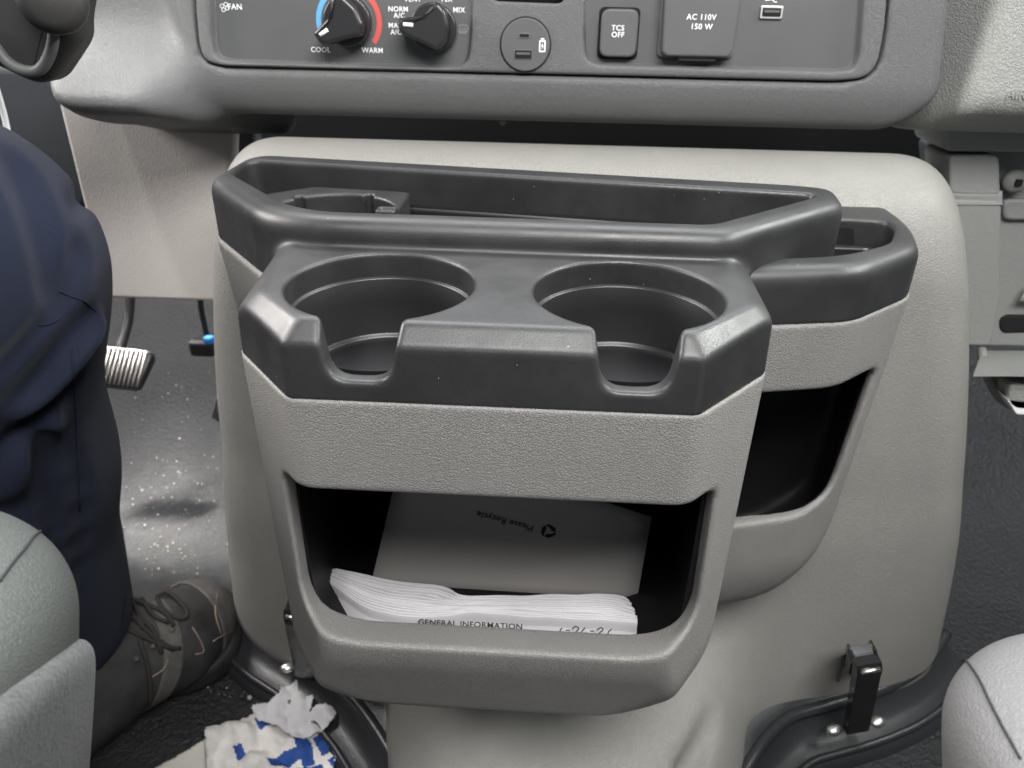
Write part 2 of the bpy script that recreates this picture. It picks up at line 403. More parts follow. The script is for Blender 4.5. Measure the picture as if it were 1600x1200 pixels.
for P, sg in ((bead, 1), (beadR, -1)):
    S = skirt(P, sg); tube('seal_bead', [r_[5]+Vector((0, 0, .001)) for r_ in S][::4], .0035, M_rubber, eng, 10)
def latch(top, bot, back, W, lab):
    top, bot, back = Vector(top), Vector(bot), Vector(back)
    W = Vector(W).normalized()*.021
    d = (bot-top).normalized(); nrm = W.cross(d).normalized()*.005
    if nrm.y > 0: nrm = -nrm
    bm = bmesh.new()
    prof = [top+Vector((0, .012, .003)), top+Vector((0, .004, .001)), top+nrm*1.3-d*.002, top+d*.006+nrm*1.8, top+d*.016+nrm*1.5, bot+nrm]
    inner_ = [top+Vector((0, .013, -.002)), top+Vector((0, .006, -.004)), top+d*.004+nrm*.2, top+d*.012, top+d*.018, bot-nrm*.4]
    A = [bm.verts.new(p-W*.5) for p in prof+inner_[::-1]]; B = [bm.verts.new(p+W*.5) for p in prof+inner_[::-1]]
    n = len(A)
    for i in range(n): bm.faces.new((A[i], A[(i+1) % n], B[(i+1) % n], B[i]))
    bm.faces.new(A[::-1]); bm.faces.new(B)
    bmesh.ops.bevel(bm, geom=bm.edges[:], offset=.0007, segments=2, affect='EDGES')
    l = from_bm('latch', bm, M_latch, eng); l['label'] = lab
    bm = bmesh.new(); c = top+nrm*1.75+d*.003
    tube_bm(bm, [c-W*.36, c+W*.36], .0019, 10); from_bm('pin', bm, M_chrome, l, True)
    bm = bmesh.new()
    P = [top+Vector((0, .003, .003)), top+Vector((0, .016, .002)), back, back+Vector((0, 0, -.045)), (top*.5+bot*.5)+Vector((0, .022, .004)), top+d*.024+Vector((0, .004, 0))]
    for s in (-1, 1):
        a = [bm.verts.new(p+W*.46*s-W*.05) for p in P]; b = [bm.verts.new(p+W*.46*s+W*.05) for p in P]
        for i in range(len(P)): bm.faces.new((a[i], a[(i+1) % 6], b[(i+1) % 6], b[i]))
        bm.faces.new(a[::-1]); bm.faces.new(b)
    from_bm('bracket', bm, M_latch, l)
    for s in (-1, 1):
        bm = bmesh.new(); c = bot+W*s*.95+Vector((0, .0, .003))
        bmesh.ops.create_uvsphere(bm, u_segments=14, v_segments=8, radius=1, matrix=Matrix.Translation(c)@Matrix.Rotation(.35, 4, 'Z')@Matrix.Diagonal((.0075, .0055, .0045, 1)))
        from_bm('foot', bm, M_chrome, l, True)
latch(aty(1352, 1030, .455), aty(1336, 1138, .470), aty(1335, 1030, .53), (1, .20, .10), 'black strap latch on the right foot of the engine cover')
latch(aty(466, 950, .485), aty(480, 1054, .50), aty(462, 950, .54), (1, -.2, 0), 'black strap latch on the left foot of the engine cover, half hidden')
# ================================================================== CUP HOLDER CONSOLE
con = thing('storage_console', (-.02, .40, .22), 'two tone console with two cup holders, tray and open bin on engine cover', 'console')
g = G((-.222, .278, .444), (.182, .552, .505), .0008)
def cup_block(g, top, low, off=0, ch=True):
    P = [((0, -1, .03), (0, .2845-off, .46)),
         ((-.763, -.646, .03), (-.1160, .2900-off*.6, .45)), ((.748, -.663, .03), (.0678, .2875-off*.6, .45)),
         ((-1, -.05, .03), (-.1480-off, .325, .44)), ((1, -.05, .02), (.1025+off, .326, .446)),
         ((0, 0, -1), (0, 0, low), .001), ((0, 1, 0), (0, .43, 0), .001), ((0, 0, 1), (0, 0, top), .002)]
    if ch:
        P += [((0, -1, 1.0), (0, .2932, .485), .0018), ((-.66, -.60, 1.0), (-.1195, .3085, .485), .0018), ((.64, -.62, 1.0), (.0765, .3110, .485), .0018),
              ((-1, -.13, 1.1), (-.1355, .34, .485), .004), ((1, -.02, 1.1), (.0950, .35, .485), .004)]
    return hull(g, P, .0022)
blk = cup_block(g, .485, .4505)
def poly_solid(g, pts, z0, z1, kp, kt, lean=0):
    d = None
    for n, p in prismz(pts, lean):
        q = pl(g, n, (p[0], p[1], z1)); d = q if d is None else smax(d, q, kp)
    if z1 is not None: d = smax(d, pl(g, (0, 0, 1), (0, 0, z1)), kt)
    return smax(d, pl(g, (0, 0, -1), (0, 0, z0)), .001)
tray_pts = [(-.130, .3865), (.090, .3840), (.1720, .458), (.1760, .492), (.160, .50), (-.205, .545), (-.2160, .532), (-.2160, .470), (-.158, .3980)]
tr = poly_solid(g, tray_pts, .4625, .5002, .007, .011)
D = smin(blk, tr, .004)
tin = [(-.125, .4030), (.083, .4010), (.1565, .4680), (.1560, .4740), (-.2050, .5220), (-.2080, .518), (-.2040, .482), (-.147, .4140)]
def poly2(g, pts, k):
    d = None
    for n, p in prismz(pts): q = pl(g, n, (p[0], p[1], 0)); d = q if d is None else smax(d, q, k)
    return d
well = poly2(g, tin, .006)
D = smax(D, -well, .0035)
CUPS = ((-.0795, .3372, .0440, -.0962, -.0618), (.0363, .3368, .0438, .0195, .0550))
for cx, cy, r, s0, s1 in CUPS:
    D = smax(D, -smax(cyl(g, cx, cy, r), pl(g, (0, 0, 1), (0, 0, .49)), .001), .0022)
    slot = hull(g, [((-1, 0, -.16), (s0, 0, .485)), ((1, 0, -.16), (s1, 0, .485)), ((0, 0, -1), (0, 0, .4600)), ((0, 1, 0), (0, .318, 0), .001), ((0, -1, 0), (0, .2, 0), .001)], .009)
    D = smax(D, -slot, .0026)
sdf('console_top', g, D, M_black, con)
# cup wells below the moulding, open at the slot
def cup_well(cx, cy, r, s0, s1):
    prof = [(r+.0035, .4600), (r+.0004, .4730), (r+.0002, .4722), (r-.0016, .4720), (r-.0020, .4712), (r-.0028, .4595), (r-.0045, .4420), (r-.0048, .4412), (r-.0062, .4406), (r-.0068, .4395), (r-.0085, .4085), (r-.013, .404), (0.0003, .404)]
    n = 120; bm = bmesh.new(); rings = []
    for q, z in prof: rings.append([bm.verts.new((cx+q*math.cos(2*math.pi*k/n), cy+q*math.sin(2*math.pi*k/n), z)) for k in range(n)])
    for A, B in zip(rings, rings[1:]):
        for k in range(n):
            c = (A[k].co+A[(k+1) % n].co+B[k].co+B[(k+1) % n].co)/4
            if c.z > .4585 and s0-.001 < c.x < s1+.001 and c.y < cy: continue
            bm.faces.new((A[k], A[(k+1) % n], B[(k+1) % n], B[k]))
    return from_bm('cup_well', bm, M_blackin, con, True)
for c in CUPS: cup_well(*c)
# floor, inner step and divider of the long tray
def tray_inside():
    pts = [Vector(p) for p in rounded(tin, .004, 4)]; cen = sum(pts, Vector((0, 0)))/len(pts)
    def inset(o): return [p+(cen-p).normalized()*o for p in pts]
    bm = bmesh.new(); rings = []
    for o, z in ((-.0012, .490), (-.0008, .478), (.001, .4745), (.0035, .4735), (.0045, .4725), (.0065, .425)):
        rings.append([bm.verts.new((p.x, p.y, z)) for p in inset(o)])
    n = len(pts)
    for A, B in zip(rings, rings[1:]):
        for k in range(n): bm.faces.new((A[k], A[(k+1) % n], B[(k+1) % n], B[k]))
    bm.faces.new(rings[-1]); return from_bm('tray_well', bm, M_blackin, con, False)
tray_inside()
# small round cup insert at the left end of the tray
g = G((-.205, .395, .424), (-.085, .525, .497), .001)
ins = poly_solid(g, [(-.125, .398), (-.094, .398), (-.094, .500), (-.160, .507), (-.190, .480), (-.150, .405)], .424, .4870, .004, .002)
ins = smax(ins, -smax(cyl(g, -.1330, .4530, .0375), pl(g, (0, 0, -1), (0, 0, .430)), .002), .002)
for a in (2.4, 1.2):
    cx_, cy_ = -.133+.0385*math.cos(a), .453+.0385*math.sin(a)
    ins = smax(ins, -(cyl(g, cx_, cy_, .0035)), .001)
ins = smin(ins, rbox(g, (-.0985, .446, .4865), (.006, .005, .004), .001), .001)
ins = smax(ins, -rbox(g, (-.0985, .446, .4915), (.0045, .003, .003), .0005), .0005)
sdf('cup_insert', g, ins, M_black, con)
box('tray_rib', (.0255, .418, .466), (.004, .030, .016), M_blackin, con, .001)
# --- grey bin body below
g = G((-.158, .275, .195), (.112, .50, .456), .0011)
def gp(n, p, k=.008): return (n, p, k)
B = hull(g, [((0, -1, -.02), (0, .2833, .45)),
    ((-.763, -.646, -.01), (-.1164, .2893, .45)), ((.748, -.663, .0), (.0684, .2868, .45)),
    ((-1, -.05, -.03), (-.1493, .325, .44)), ((1, -.05, -.02), (.1036, .326, .446)),
    ((0, 0, 1), (0, 0, .4507), .0012), ((0, 1, 0), (0, .49, 0), .001),
    ((0, -1, -.36), (0, .2838, .301), .005), ((0, -.15, -1), (0, .31, .2225), .012),
    ((-1, -.3, -1), (-.1405, .31, .246), .022), ((1, -.3, -1), (.0945, .31, .258), .022),
    ((-.35, -.2, -1), (-.110, .31, .220), .02), ((.35, -.2, -1), (.075, .31, .226), .02)], .0055)
cut = hull(g, [((0, .04, 1), (0, .288, .4020), .003), ((-1, .09, .0), (-.1262, .288, .35)), ((1, .12, .02), (.0850, .288, .35)),
    ((0, -.26, -1), (0, .288, .3030), .006), ((-.8, -.2, -1), (-.1225, .288, .3165), .012), ((.8, -.2, -1), (.0805, .288, .3165), .012), ((0, -1, 0), (0, .2, 0)), ((0, 1, 0), (0, .335, 0))], .010)
B = smax(B, -cut, .0040)
def binbox(off, g):
    c = hull(g, [((-1, -.03, -.04), (-.1370-off, .34, .35)), ((1, -.03, -.04), (.0935+off, .34, .35)), ((0, 1, 0), (0, .470+off, 0)), ((0, -1, -.1), (0, .309-off, .30)),
        ((0, 0, 1), (0, 0, .437+off)), ((0, .0, -1), (0, 0, .2430-off)), ((-.763, -.646, 0), (-.1175-off, .305, .45)), ((.748, -.663, 0), (.0725+off, .305, .45)), ((-.9, -.2, -1), (-.128-off*.7, .34, .268-off*.7)), ((.9, -.2, -1), (.084+off*.7, .34, .272-off*.7))], .010)
    return c
B = smax(B, -binbox(0, g), .001)
for cx, cy, r, s0, s1 in CUPS: B = smax(B, -smax(cyl(g, cx, cy, r+.002), pl(g, (0, 0, -1), (0, 0, .43)), 0), 0)
B = smax(B, -smax(pl(g, (0, -1, 0), (0, .385, 0)), pl(g, (0, 0, -1), (0, 0, .42)), 0), 0)
sdf('bin_body', g, B, M_grey, con)
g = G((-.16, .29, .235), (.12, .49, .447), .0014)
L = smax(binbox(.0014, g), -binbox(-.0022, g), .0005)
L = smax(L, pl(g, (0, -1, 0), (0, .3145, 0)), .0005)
sdf('bin_inner_shell', g, L, M_inner, con)  # near-black shell just inside the grey bin
# --- grey wing body under the tray
g = G((-.225, .35, .20), (.18, .56, .466), .0018)
wing_pts = [(-.130, .3855), (.090, .3830), (.1728, .457), (.1770, .55), (-.2168, .55), (-.2168, .469), (-.158, .3970)]
W_ = hull(g, [((0, -1, -.25), (0, .3850, .46)), ((-.777, -.63, -.12), (-.159, .3968, .46)), ((.67, -.742, -.55), (.090, .383, .465)), ((-1, 0, -.06), (-.2170, .48, .46)), ((1, 0, -.9), (.1765, .5, .465)),
    ((0, 0, 1), (0, 0, .4628), .0012), ((0, 1, 0), (0, .55, 0)), ((0, -.6, -1), (0, .42, .23), .03)], .009)
W_ = smax(W_, -binbox(.004, g), 0); W_ = smax(W_, -smax(poly2(g, tin, .006)-.001, pl(g, (0, 0, -1), (0, 0, .423)), 0), 0)
W_ = smax(W_, -hull(g, [((0, 1, 0), (0, .47, 0)), ((-1, 0, 0), (-.13, 0, 0)), ((1, 0, 0), (.088, 0, 0)), ((0, 0, 1), (0, 0, .442)), ((0, -1, 0), (0, .3, 0))], .001), 0)
W_ = smax(W_, -smax(pl(g, (-1, 0, 0), (.104, 0, 0)), pl(g, (0, 0, 1), (0, 0, .43)), .002), 0)
sdf('tray_body', g, W_, M_grey, con)
# ================================================================== SIDE POCKET
pk = thing('side_pocket', (.17, .46, .17), 'grey open bin with black rim mounted right of and behind the cup holder console', 'storage pocket')
g = G((.06, .385, .436), (.242, .565, .482), .001)
rimo = [(.06, .3900), (.112, .3965), (.1706, .4090), (.2190, .4520), (.2330, .500), (.2330, .56), (.06, .56)]
P1 = poly_solid(g, rimo, .4440, .4765, .006, .011)
rini = [(.05, .4100), (.1206, .4185), (.1670, .4310), (.2010, .4560), (.2170, .4900), (.2150, .505), (.2080, .507), (.05, .507)]
P1 = smax(P1, -poly2(g, rini, .006), .003)
sdf('pocket_rim', g, P1, M_black, pk)
g = G((.06, .385, .14), (.245, .565, .447), .0015)
P2 = hull(g, [((-.1, -1, -.06), (.10, .3945, .444)), ((.213, -.977, -.06), (.140, .4018, .444)), ((.664, -.748, -.05), (.195, .430, .444)), ((1, -.25, -.06), (.2270, .478, .444)),
    ((0, 0, 1), (0, 0, .4442), .0012), ((0, 1, 0), (0, .56, 0)), ((-1, 0, 0), (.104, 0, 0)),
    ((0, -.25, -1), (0, .45, .178), .03), ((1, -.1, -.8), (.2230, .47, .235), .035), ((.3, -.9, -.9), (.17, .43, .215), .03)], .006)
def pocket_cut(g):
    return hull(g, [((0, .0, 1), (0, .40, .3995), .004), ((1, .12, -.10), (.2080, .435, .40)), ((.10, -.15, -1), (.13, .41, .2985), .008), ((.9, -.1, -1), (.2040, .43, .312), .012), ((0, 1, 0), (0, .46, 0)), ((0, -1, 0), (0, .3, 0)), ((-1, 0, 0), (.09, 0, 0))], .010)
cut = pocket_cut(g)
P2 = smax(P2, -cut, .004)
def pockbox(off, g):
    return hull(g, [((-1, 0, 0), (.109-off, 0, 0)), ((1, -.2, -.06), (.2140+off, .47, .40)), ((.664, -.748, -.05), (.1900+off*.7, .4350-off*.7, .40)), ((0, 1, 0), (0, .508+off, 0)), ((.1, -1, -.08), (.15, .418-off, .35)),
        ((0, 0, 1), (0, 0, .437+off)), ((0, 0, -1), (0, 0, .225-off)), ((.9, -.1, -1), (.205+off*.7, .47, .262-off*.7))], .012)
P2 = smax(P2, -pockbox(0, g), .001)
sdf('pocket_body', g, P2, M_grey, pk)
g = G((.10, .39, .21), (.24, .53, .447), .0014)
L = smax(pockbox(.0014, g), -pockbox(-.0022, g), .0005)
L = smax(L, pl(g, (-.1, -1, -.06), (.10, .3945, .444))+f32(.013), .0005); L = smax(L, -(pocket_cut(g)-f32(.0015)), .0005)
sdf('pocket_inner_shell', g, L, M_inner, pk)  # near-black shell just inside the grey pocket
rr = [(a*.995+.0002, b) for a, b in rini]
bm = bmesh.new(); pts = rounded([(.06, .4105), (.1206, .4190), (.1665, .4315), (.2005, .4570), (.2160, .4900), (.2150, .5060), (.06, .5065)], .006, 4)
rings = []
for o, z in ((-.001, .470), (-.0006, .4585), (.003, .4575), (.004, .4565), (.006, .41)):
    cen = Vector((.15, .47)); rings.append([bm.verts.new((*(Vector(p)+(cen-Vector(p)).normalized()*o), z)) for p in pts])
n = len(pts)
for A, B_ in zip(rings, rings[1:]):
    for k in range(n): bm.faces.new((A[k], A[(k+1) % n], B_[(k+1) % n], B_[k]))
bm.faces.new(rings[-1]); from_bm('pocket_well', bm, M_blackin, pk)

# ================================================================== DASHBOARD
DT = math.radians(5); DO = Vector((0, .62, .5508))
DU = Vector((1, 0, 0)); DV = Vector((0, math.sin(DT), math.cos(DT))); DN = DU.cross(DV)
dF = frame_of(DO, DU, DV)
def dp(px, py, n=0):
    d = Vector(ray(px, py)); o = Vector(CC); P0 = DO+DN*n
    q = o+d*((P0-o).dot(DN)/d.dot(DN)); return ((q-DO).dot(DU), (q-DO).dot(DV))
def dps(P, n=0): return [dp(a, b, n) for a, b in P]
dash = thing('dashboard', (0, .70, .50), 'grey dashboard with climate knobs, sockets and switches above the engine cover', 'dashboard')
def dsdf(name, g, D, m, parent):
    me = nets(name, g, D); n = len(me.vertices); co = np.empty(n*3, f32); me.vertices.foreach_get('co', co); co = co.reshape(-1, 3)
    W = np.array(DO)[None]+co[:, :1]*np.array(DU)[None]+co[:, 1:2]*np.array(DV)[None]+co[:, 2:3]*np.array(DN)[None]
    me.vertices.foreach_set('co', W.astype(f32).ravel()); me.update(); return link(name, me, m, parent)
def ccw(P):
    a = sum(P[i-1][0]*P[i][1]-P[i][0]*P[i-1][1] for i in range(len(P))); return P if a > 0 else P[::-1]
def dpoly(g, P, k, off=0):
    P = ccw(P); d = None
    for n, p in prismz(P): q = pl(g, n, (p[0], p[1], 0))-f32(off); d = q if d is None else smax(d, q, k)
    return d
bez = dps([(304, -90), (309, 50), (313, 78), (322, 95), (340, 103), (1325, 127), (1350, 122), (1368, 104), (1378, 70), (1392, -90)])
recL = dps([(326, -90), (332, 70), (338, 88), (352, 96), (705, 107), (722, 104), (733, 92), (737, 70), (742, -90)])
recR = dps([(915, -90), (911, 75), (915, 92), (930, 101), (1315, 112), (1332, 108), (1341, 92), (1354, -90)])
g = G((-.32, -.03, -.02), (.30, .12, .008), .0012)
D = smax(dpoly(g, bez, .004), smax(pl(g, (0, 0, 1), (0, 0, .0035)), pl(g, (0, 0, -1), (0, 0, -.018)), 0), .003)
for R_ in (recL, recR): D = smax(D, -smax(dpoly(g, R_, .003)-.25*(g.z-.002), pl(g, (0, 0, -1), (0, 0, -.0045)), .0008), .0018)
slotT = dps([(768, -90), (768, -4), (774, 2), (876, 6), (882, 0), (884, -90)])
D = smax(D, -smax(dpoly(g, slotT, .002), pl(g, (0, 0, -1), (0, 0, -.014)), 0), .0008)
dsdf('centre_bezel', g, D, M_dash, dash)
prism('climate_panel', [tuple(p) for p in dps([(320, -95), (325, 100), (345, 108), (725, 115), (742, 110), (750, -95)])], dF, -.012, -.0042, 0, M_dashsm, dash)
prism('switch_panel', [tuple(p) for p in dps([(908, -95), (904, 100), (920, 112), (1325, 122), (1350, 112), (1360, -95)])], dF, -.012, -.0042, 0, M_dashsm, dash)
prism('slot_back', dps([(760, -95), (760, 14), (892, 18), (892, -95)]), dF, -.02, -.0135, 0, M_gap, dash)
# dash body
g = G((-.42, -.062, -.14), (.31, .25, .05), .0028)
core = hull(g, [((0, 0, 1), (0, 0, .003)), ((0, -.62, .78), (0, -.020, .003)), ((0, -1, -.25), (0, -.0385, -.02)), ((0, 0, -1), (0, 0, -.13)), ((-1, 0, 0), (-.405, 0, 0)), ((1, .12, 0), (.285, -.03, 0)), ((.9, -1, 0), (.270, -.028, 0)), ((0, 1, 0), (0, .24, 0))], .012)
ledge = hull(g, [((0, .72, .55), (0, -.008, .004)), ((0, 0, 1), (0, 0, .030)), ((0, -1, .2), (0, -.041, .01)), ((1, .15, .6), (-.292, -.02, .004)), ((-1, .2, 0), (-.395, -.02, 0)), ((0, 0, -1), (0, 0, -.10)), ((-1, -1, 0), (-.388, -.034, 0))], .018)
scoop = hull(g, [((1, .1, 0), (-.290, 0, 0)), ((0, -1, -.9), (0, .0, .0)), ((0, 0, -1), (0, 0, -.02))], .02)
D = smin(smax(core, -scoop, .02), ledge, .02)
D = smax(D, -smax(dpoly(g, bez, .004, .0012), pl(g, (0, 0, -1), (0, 0, -.022)), 0), .0015)
D = smax(D, pl(g, (-1, 0, 0), (-.402, 0, 0)), .02)
dsdf('dash_body', g, D, M_dash, dash)
u_, v_ = dp(785, 194); 
bm = bmesh.new(); bmesh.ops.create_uvsphere(bm, u_segments=16, v_segments=8, radius=.0030, matrix=Matrix.Translation(aty(786, 190, .640))); from_bm('moulding_pip', bm, M_dash, dash, True)
# airbag door at the right
g = G((.262, -.04, -.10), (.60, .25, .03), .0028)
D = hull(g, [((0, 0, 1), (0, 0, .010)), ((0, -1, .35), (0, -.022, .008)), ((-1, .12, .25), (.297, -.02, .0)), ((0, 0, -1), (0, 0, -.08)), ((1, 0, 0), (.59, 0, 0)), ((0, 1, 0), (0, .24, 0))], .014)
dsdf('airbag_door', g, D, M_airbag, dash)
a = dp(1573, 147, .0105); text('airbag_lettering', 'AIRBAG', dF(a[0], a[1]-.0005, .0100), DU, DV, .0088, M_dim, dash, 'LEFT', .0006, 1.05)
# knobs ------------------------------------------------------------
def knob(cx, cy, ang, name='temperature_knob', R=36):
    u0, v0 = dp(cx, cy, .004); k = (dp(cx+10, cy, .004)[0]-u0)/10
    fr = lambda u, v, n=0: dF(u0+u, v0+v, n)
    c = [(math.cos(2*math.pi*i/64)*R*k, math.sin(2*math.pi*i/64)*R*k) for i in range(64)]
    o = prism(name, c, fr, -.0042, .004, .0015, M_knob, dash)
    c2 = [(a_*1.06, b_*1.06) for a_, b_ in c]; prism('knob_collar', c2, fr, -.0043, -.0030, .0004, M_dashsm, dash)
    P = [(-48, 9), (-48, -8), (-39, -15), (-5, -26), (12, -33), (25, -22), (29, 3), (23, 24), (12, 35), (3, 31), (-11, 14), (-36, 11)]
    ca, sa = math.cos(ang), math.sin(ang)
    Q = rounded([((x*ca-y*sa)*k, (x*sa+y*ca)*k) for x, y in P], [3*k, 3*k]+[5*k]*10, 5)
    prism('grip', Q, fr, .003, .019, .0030, M_knob, o, 5)
    M_ = [(-40, -2), (-25, -2), (-25, 3.2), (-40, 3.2)]
    prism('pointer_mark', [((x*ca-y*sa)*k, (x*sa+y*ca)*k) for x, y in M_], fr, .0185, .0194, 0, M_white, o)
    return o, fr, k
kn, fr, k = knob(541, 33, math.radians(33), R=37)
def arc(r0, r1, a0, a1, m, nm):
    n = 26; A = [math.radians(a0+(a1-a0)*i/n) for i in range(n+1)]
    P = [(r1*k*math.cos(a), r1*k*math.sin(a)) for a in A]+[(r0*k*math.cos(a), r0*k*math.sin(a)) for a in A[::-1]]
    bm = bmesh.new(); V = [bm.verts.new(fr(p[0], p[1], -.0040)) for p in P]
    for i in range(n): bm.faces.new((V[i], V[i+1], V[len(P)-2-i], V[len(P)-1-i]))
    from_bm(nm, bm, m, dash)
arc(44, 52, 120, 218, M_blue, 'cold_scale'); arc(44, 52, -38, 60, M_red, 'warm_scale')
knob(676, 43, math.radians(-3), 'vent_knob')
def dtext(s_, px, py, h, m=M_white, n=-.0040, align='CENTER', nm='lettering', bold=.00005, par_=None, sp=1.08):
    a = dp(px, py, n); kk = (dp(px+10, py, n)[0]-a[0])/10
    return text(nm, s_, dF(a[0], a[1], n), DU, DV, h*kk*1.22, m, par_ or dash, align, .00008, sp, bold=bold)
dtext('FAN', 367, 11, 9.5, sp=1.05); dtext('COOL', 501, 78, 8.5); dtext('WARM', 582, 79, 8.5)
dtext('NORM', 622, 14.5, 8.3); dtext('A/C', 624, 24.5, 8.3, sp=1.1); dtext('MAX', 618, 40, 8.3); dtext('A/C', 619, 50.5, 8.3)
dtext('VENT', 645, -1, 8.5); dtext('FLR', 698, -1, 8.5); dtext('MIX', 717, 16, 8.5)
def lines(nm, segs, m, n=-.0040, wpx=1.3, closed=False, parent=None):
    bm = bmesh.new()
    for S in segs:
        P = [dp(a, b, n) for a, b in S]
        for p, q in zip(P, P[1:]):
            p, q = Vector(p), Vector(q); t = (q-p); 
            if t.length < 1e-7: continue
            t.normalize(); kk = .00046*wpx*.5; nn = Vector((-t.y, t.x))*kk; e = t*kk*.6
            V = [bm.verts.new(dF(*(x), n)) for x in (p-nn-e, q-nn+e, q+nn+e, p+nn-e)]; bm.faces.new(V)
    return from_bm(nm, bm, m, parent or dash)
fan = []
for q in range(4):
    a0 = q*math.pi/2+.4; fan.append([(351+math.cos(a0)*1+3.6*math.cos(a0)+3.0*math.cos(t), 11+math.sin(a0)*4.6+3.0*math.sin(t)) for t in [2*math.pi*i/10 for i in range(11)]])
lines('fan_symbol', fan, M_white, wpx=1.0)
lines('defrost_symbol', [[(714, 44), (717, 40), (723, 38.5), (729, 40), (732, 44), (729, 50), (717, 50), (714, 44)], [(719, 44), (719, 53)], [(723, 44), (723, 53)], [(727, 44), (727, 53)]], M_dim, wpx=1.1)
# USB charger disc ---------------------------------------------------
u0, v0 = dp(821, 70, .004); k = (dp(831, 70, .004)[0]-u0)/10
fru = lambda u, v, n=0: dF(u0+u, v0+v, n)
circ = lambda r_, n=72: [(math.cos(2*math.pi*i/n)*r_*k, math.sin(2*math.pi*i/n)*r_*k) for i in range(n)]
prism('charger_ring', circ(40.5), fru, .002, .0040, .0006, M_gap, dash)
us = prism('usb_charger', circ(38.3), fru, .002, .0050, .0008, M_dashsm, dash)
def rrect(cx, cy, w, h, r_, kk=None, fx=None):
    kk = kk or k; return rounded([((cx-w/2)*kk, (cy-h/2)*kk), ((cx+w/2)*kk, (cy-h/2)*kk), ((cx+w/2)*kk, (cy+h/2)*kk), ((cx-w/2)*kk, (cy+h/2)*kk)], r_*kk, 4)
prism('port_rim', rrect(-2, 13, 19, 8.5, 4), fru, .0049, .0054, .0003, M_dash, us); prism('port', rrect(-2, 13, 15, 4.6, 2.2), fru, .0053, .0056, 0, M_gap, us)
prism('port_rim', rrect(-3, -14, 29, 15, 1.5), fru, .0049, .0053, .0003, M_dash, us); prism('port', rrect(-3, -14, 26, 12, 1), fru, .0052, .0055, 0, M_gap, us)
prism('port_tongue', rrect(-3, -12.5, 22, 3.5, .5), fru, .0054, .0058, 0, M_dashsm, us)
prism('battery_symbol', rrect(26.5, -1.5, 10, 17, 2), fru, .0049, .0053, 0, M_white, us); prism('battery_symbol', rrect(26.5, 8.3, 5, 3, .5), fru, .0049, .0053, 0, M_white, us)
prism('battery_symbol', rrect(26.5, -1.5, 6, 12.5, .5), fru, .0052, .0055, 0, M_dashsm, us)
prism('battery_symbol', [(a_*k, b_*k) for a_, b_ in [(27.5, 4), (24.6, -2.2), (26.4, -2.0), (25.4, -7), (28.6, -.6), (26.8, -.8)]], fru, .0054, .0057, 0, M_white, us, smooth=False)
# TCS switch ---------------------------------------------------------
def fr_at(px, py, n=0):
    a = dp(px, py, n); kk = (dp(px+10, py, n)[0]-a[0])/10; return (lambda u, v, n_=0: dF(a[0]+u, a[1]+v, n_)), kk
f1, k1 = fr_at(967, 52)
prism('switch_surround', rrect(0, 0, 64, 75, 9, k1), f1, -.0045, -.0030, .0008, M_gap, dash)
sw = prism('switch_button', rrect(0, 0, 58, 69, 14, k1), f1, -.004, .0030, .0016, M_dashsm, dash)
dtext('TCS', 965.5, 44, 9, n=.0032, par_=sw); dtext('OFF', 965.5, 54.5, 9, n=.0032, par_=sw)
# outlet cover -------------------------------------------------------
f2, k2 = fr_at(1093, 20)
oc = prism('outlet_cover', rounded([(-55*k2, -58*k2), (-48*k2, -64*k2), (50*k2, -64*k2), (56*k2, -56*k2), (60*k2, 60*k2), (-60*k2, 60*k2)], [14*k2, 14*k2, 14*k2, 14*k2, 9*k2, 9*k2], 5), f2, -.004, .0090, .0016, M_dashsm, dash, 5)
prism('outlet_frame', rrect(0, 0, 122, 132, 10, k2), f2, -.0045, -.0015, .001, M_dash, dash)
prism('finger_tab', rrect(2, -66, 60, 8, 2, k2), f2, -.004, .0050, .001, M_dashsm, oc)
dtext('AC 110V', 1096, 27, 9.5, n=.0092, par_=oc); dtext('150 W', 1096, 42, 9.5, n=.0092, par_=oc)
# usb port on the right
f3, k3 = fr_at(1207, 19)
up = prism('usb_port', rrect(0, 0, 36, 19, 3, k3), f3, -.0045, -.0022, .0005, M_chrome, dash)
prism('opening', rrect(0, 0, 29, 12.5, 1.5, k3), f3, -.0030, -.0019, 0, M_gap, up); prism('tongue', rrect(0, 1.5, 24, 4, .5, k3), f3, -.0020, -.0016, 0, M_dashsm, up)
lines('usb_symbol', [[(1196, 1), (1218, -3)], [(1204, 0), (1208, -6), (1212, -6)], [(1206, -1), (1210, 3), (1214, 3)]], M_white, wpx=1.2)
# lower knee panel (beige) -------------------------------------------
def slab(name, P4, y, m, parent, th=.012, bev=.003, tilt=0):
    """P4 outline given in photo pixels on the upright plane at depth y, thickness th away from the camera"""
    pts = []
    for a, b in P4: q = aty(a, b, y); pts.append((q[0], q[2]))
    fr_ = lambda u, v, n=0: Vector((u, y-n+tilt*(v-.4), v))
    return prism(name, rounded(pts, bev*2.2, 5), fr_, -th, 0, bev, m, parent, 4)
slab('knee_panel', [(88, 150), (363, 155), (352, 472), (166, 466)], .70, M_beige, dash, .02, .004)
slab('side_gap_shade', [(364, 165), (398, 168), (392, 480), (360, 480)], .74, M_wall, dash, .02, .003)  # dark strip standing in for the shade of the gap beside the knee panel
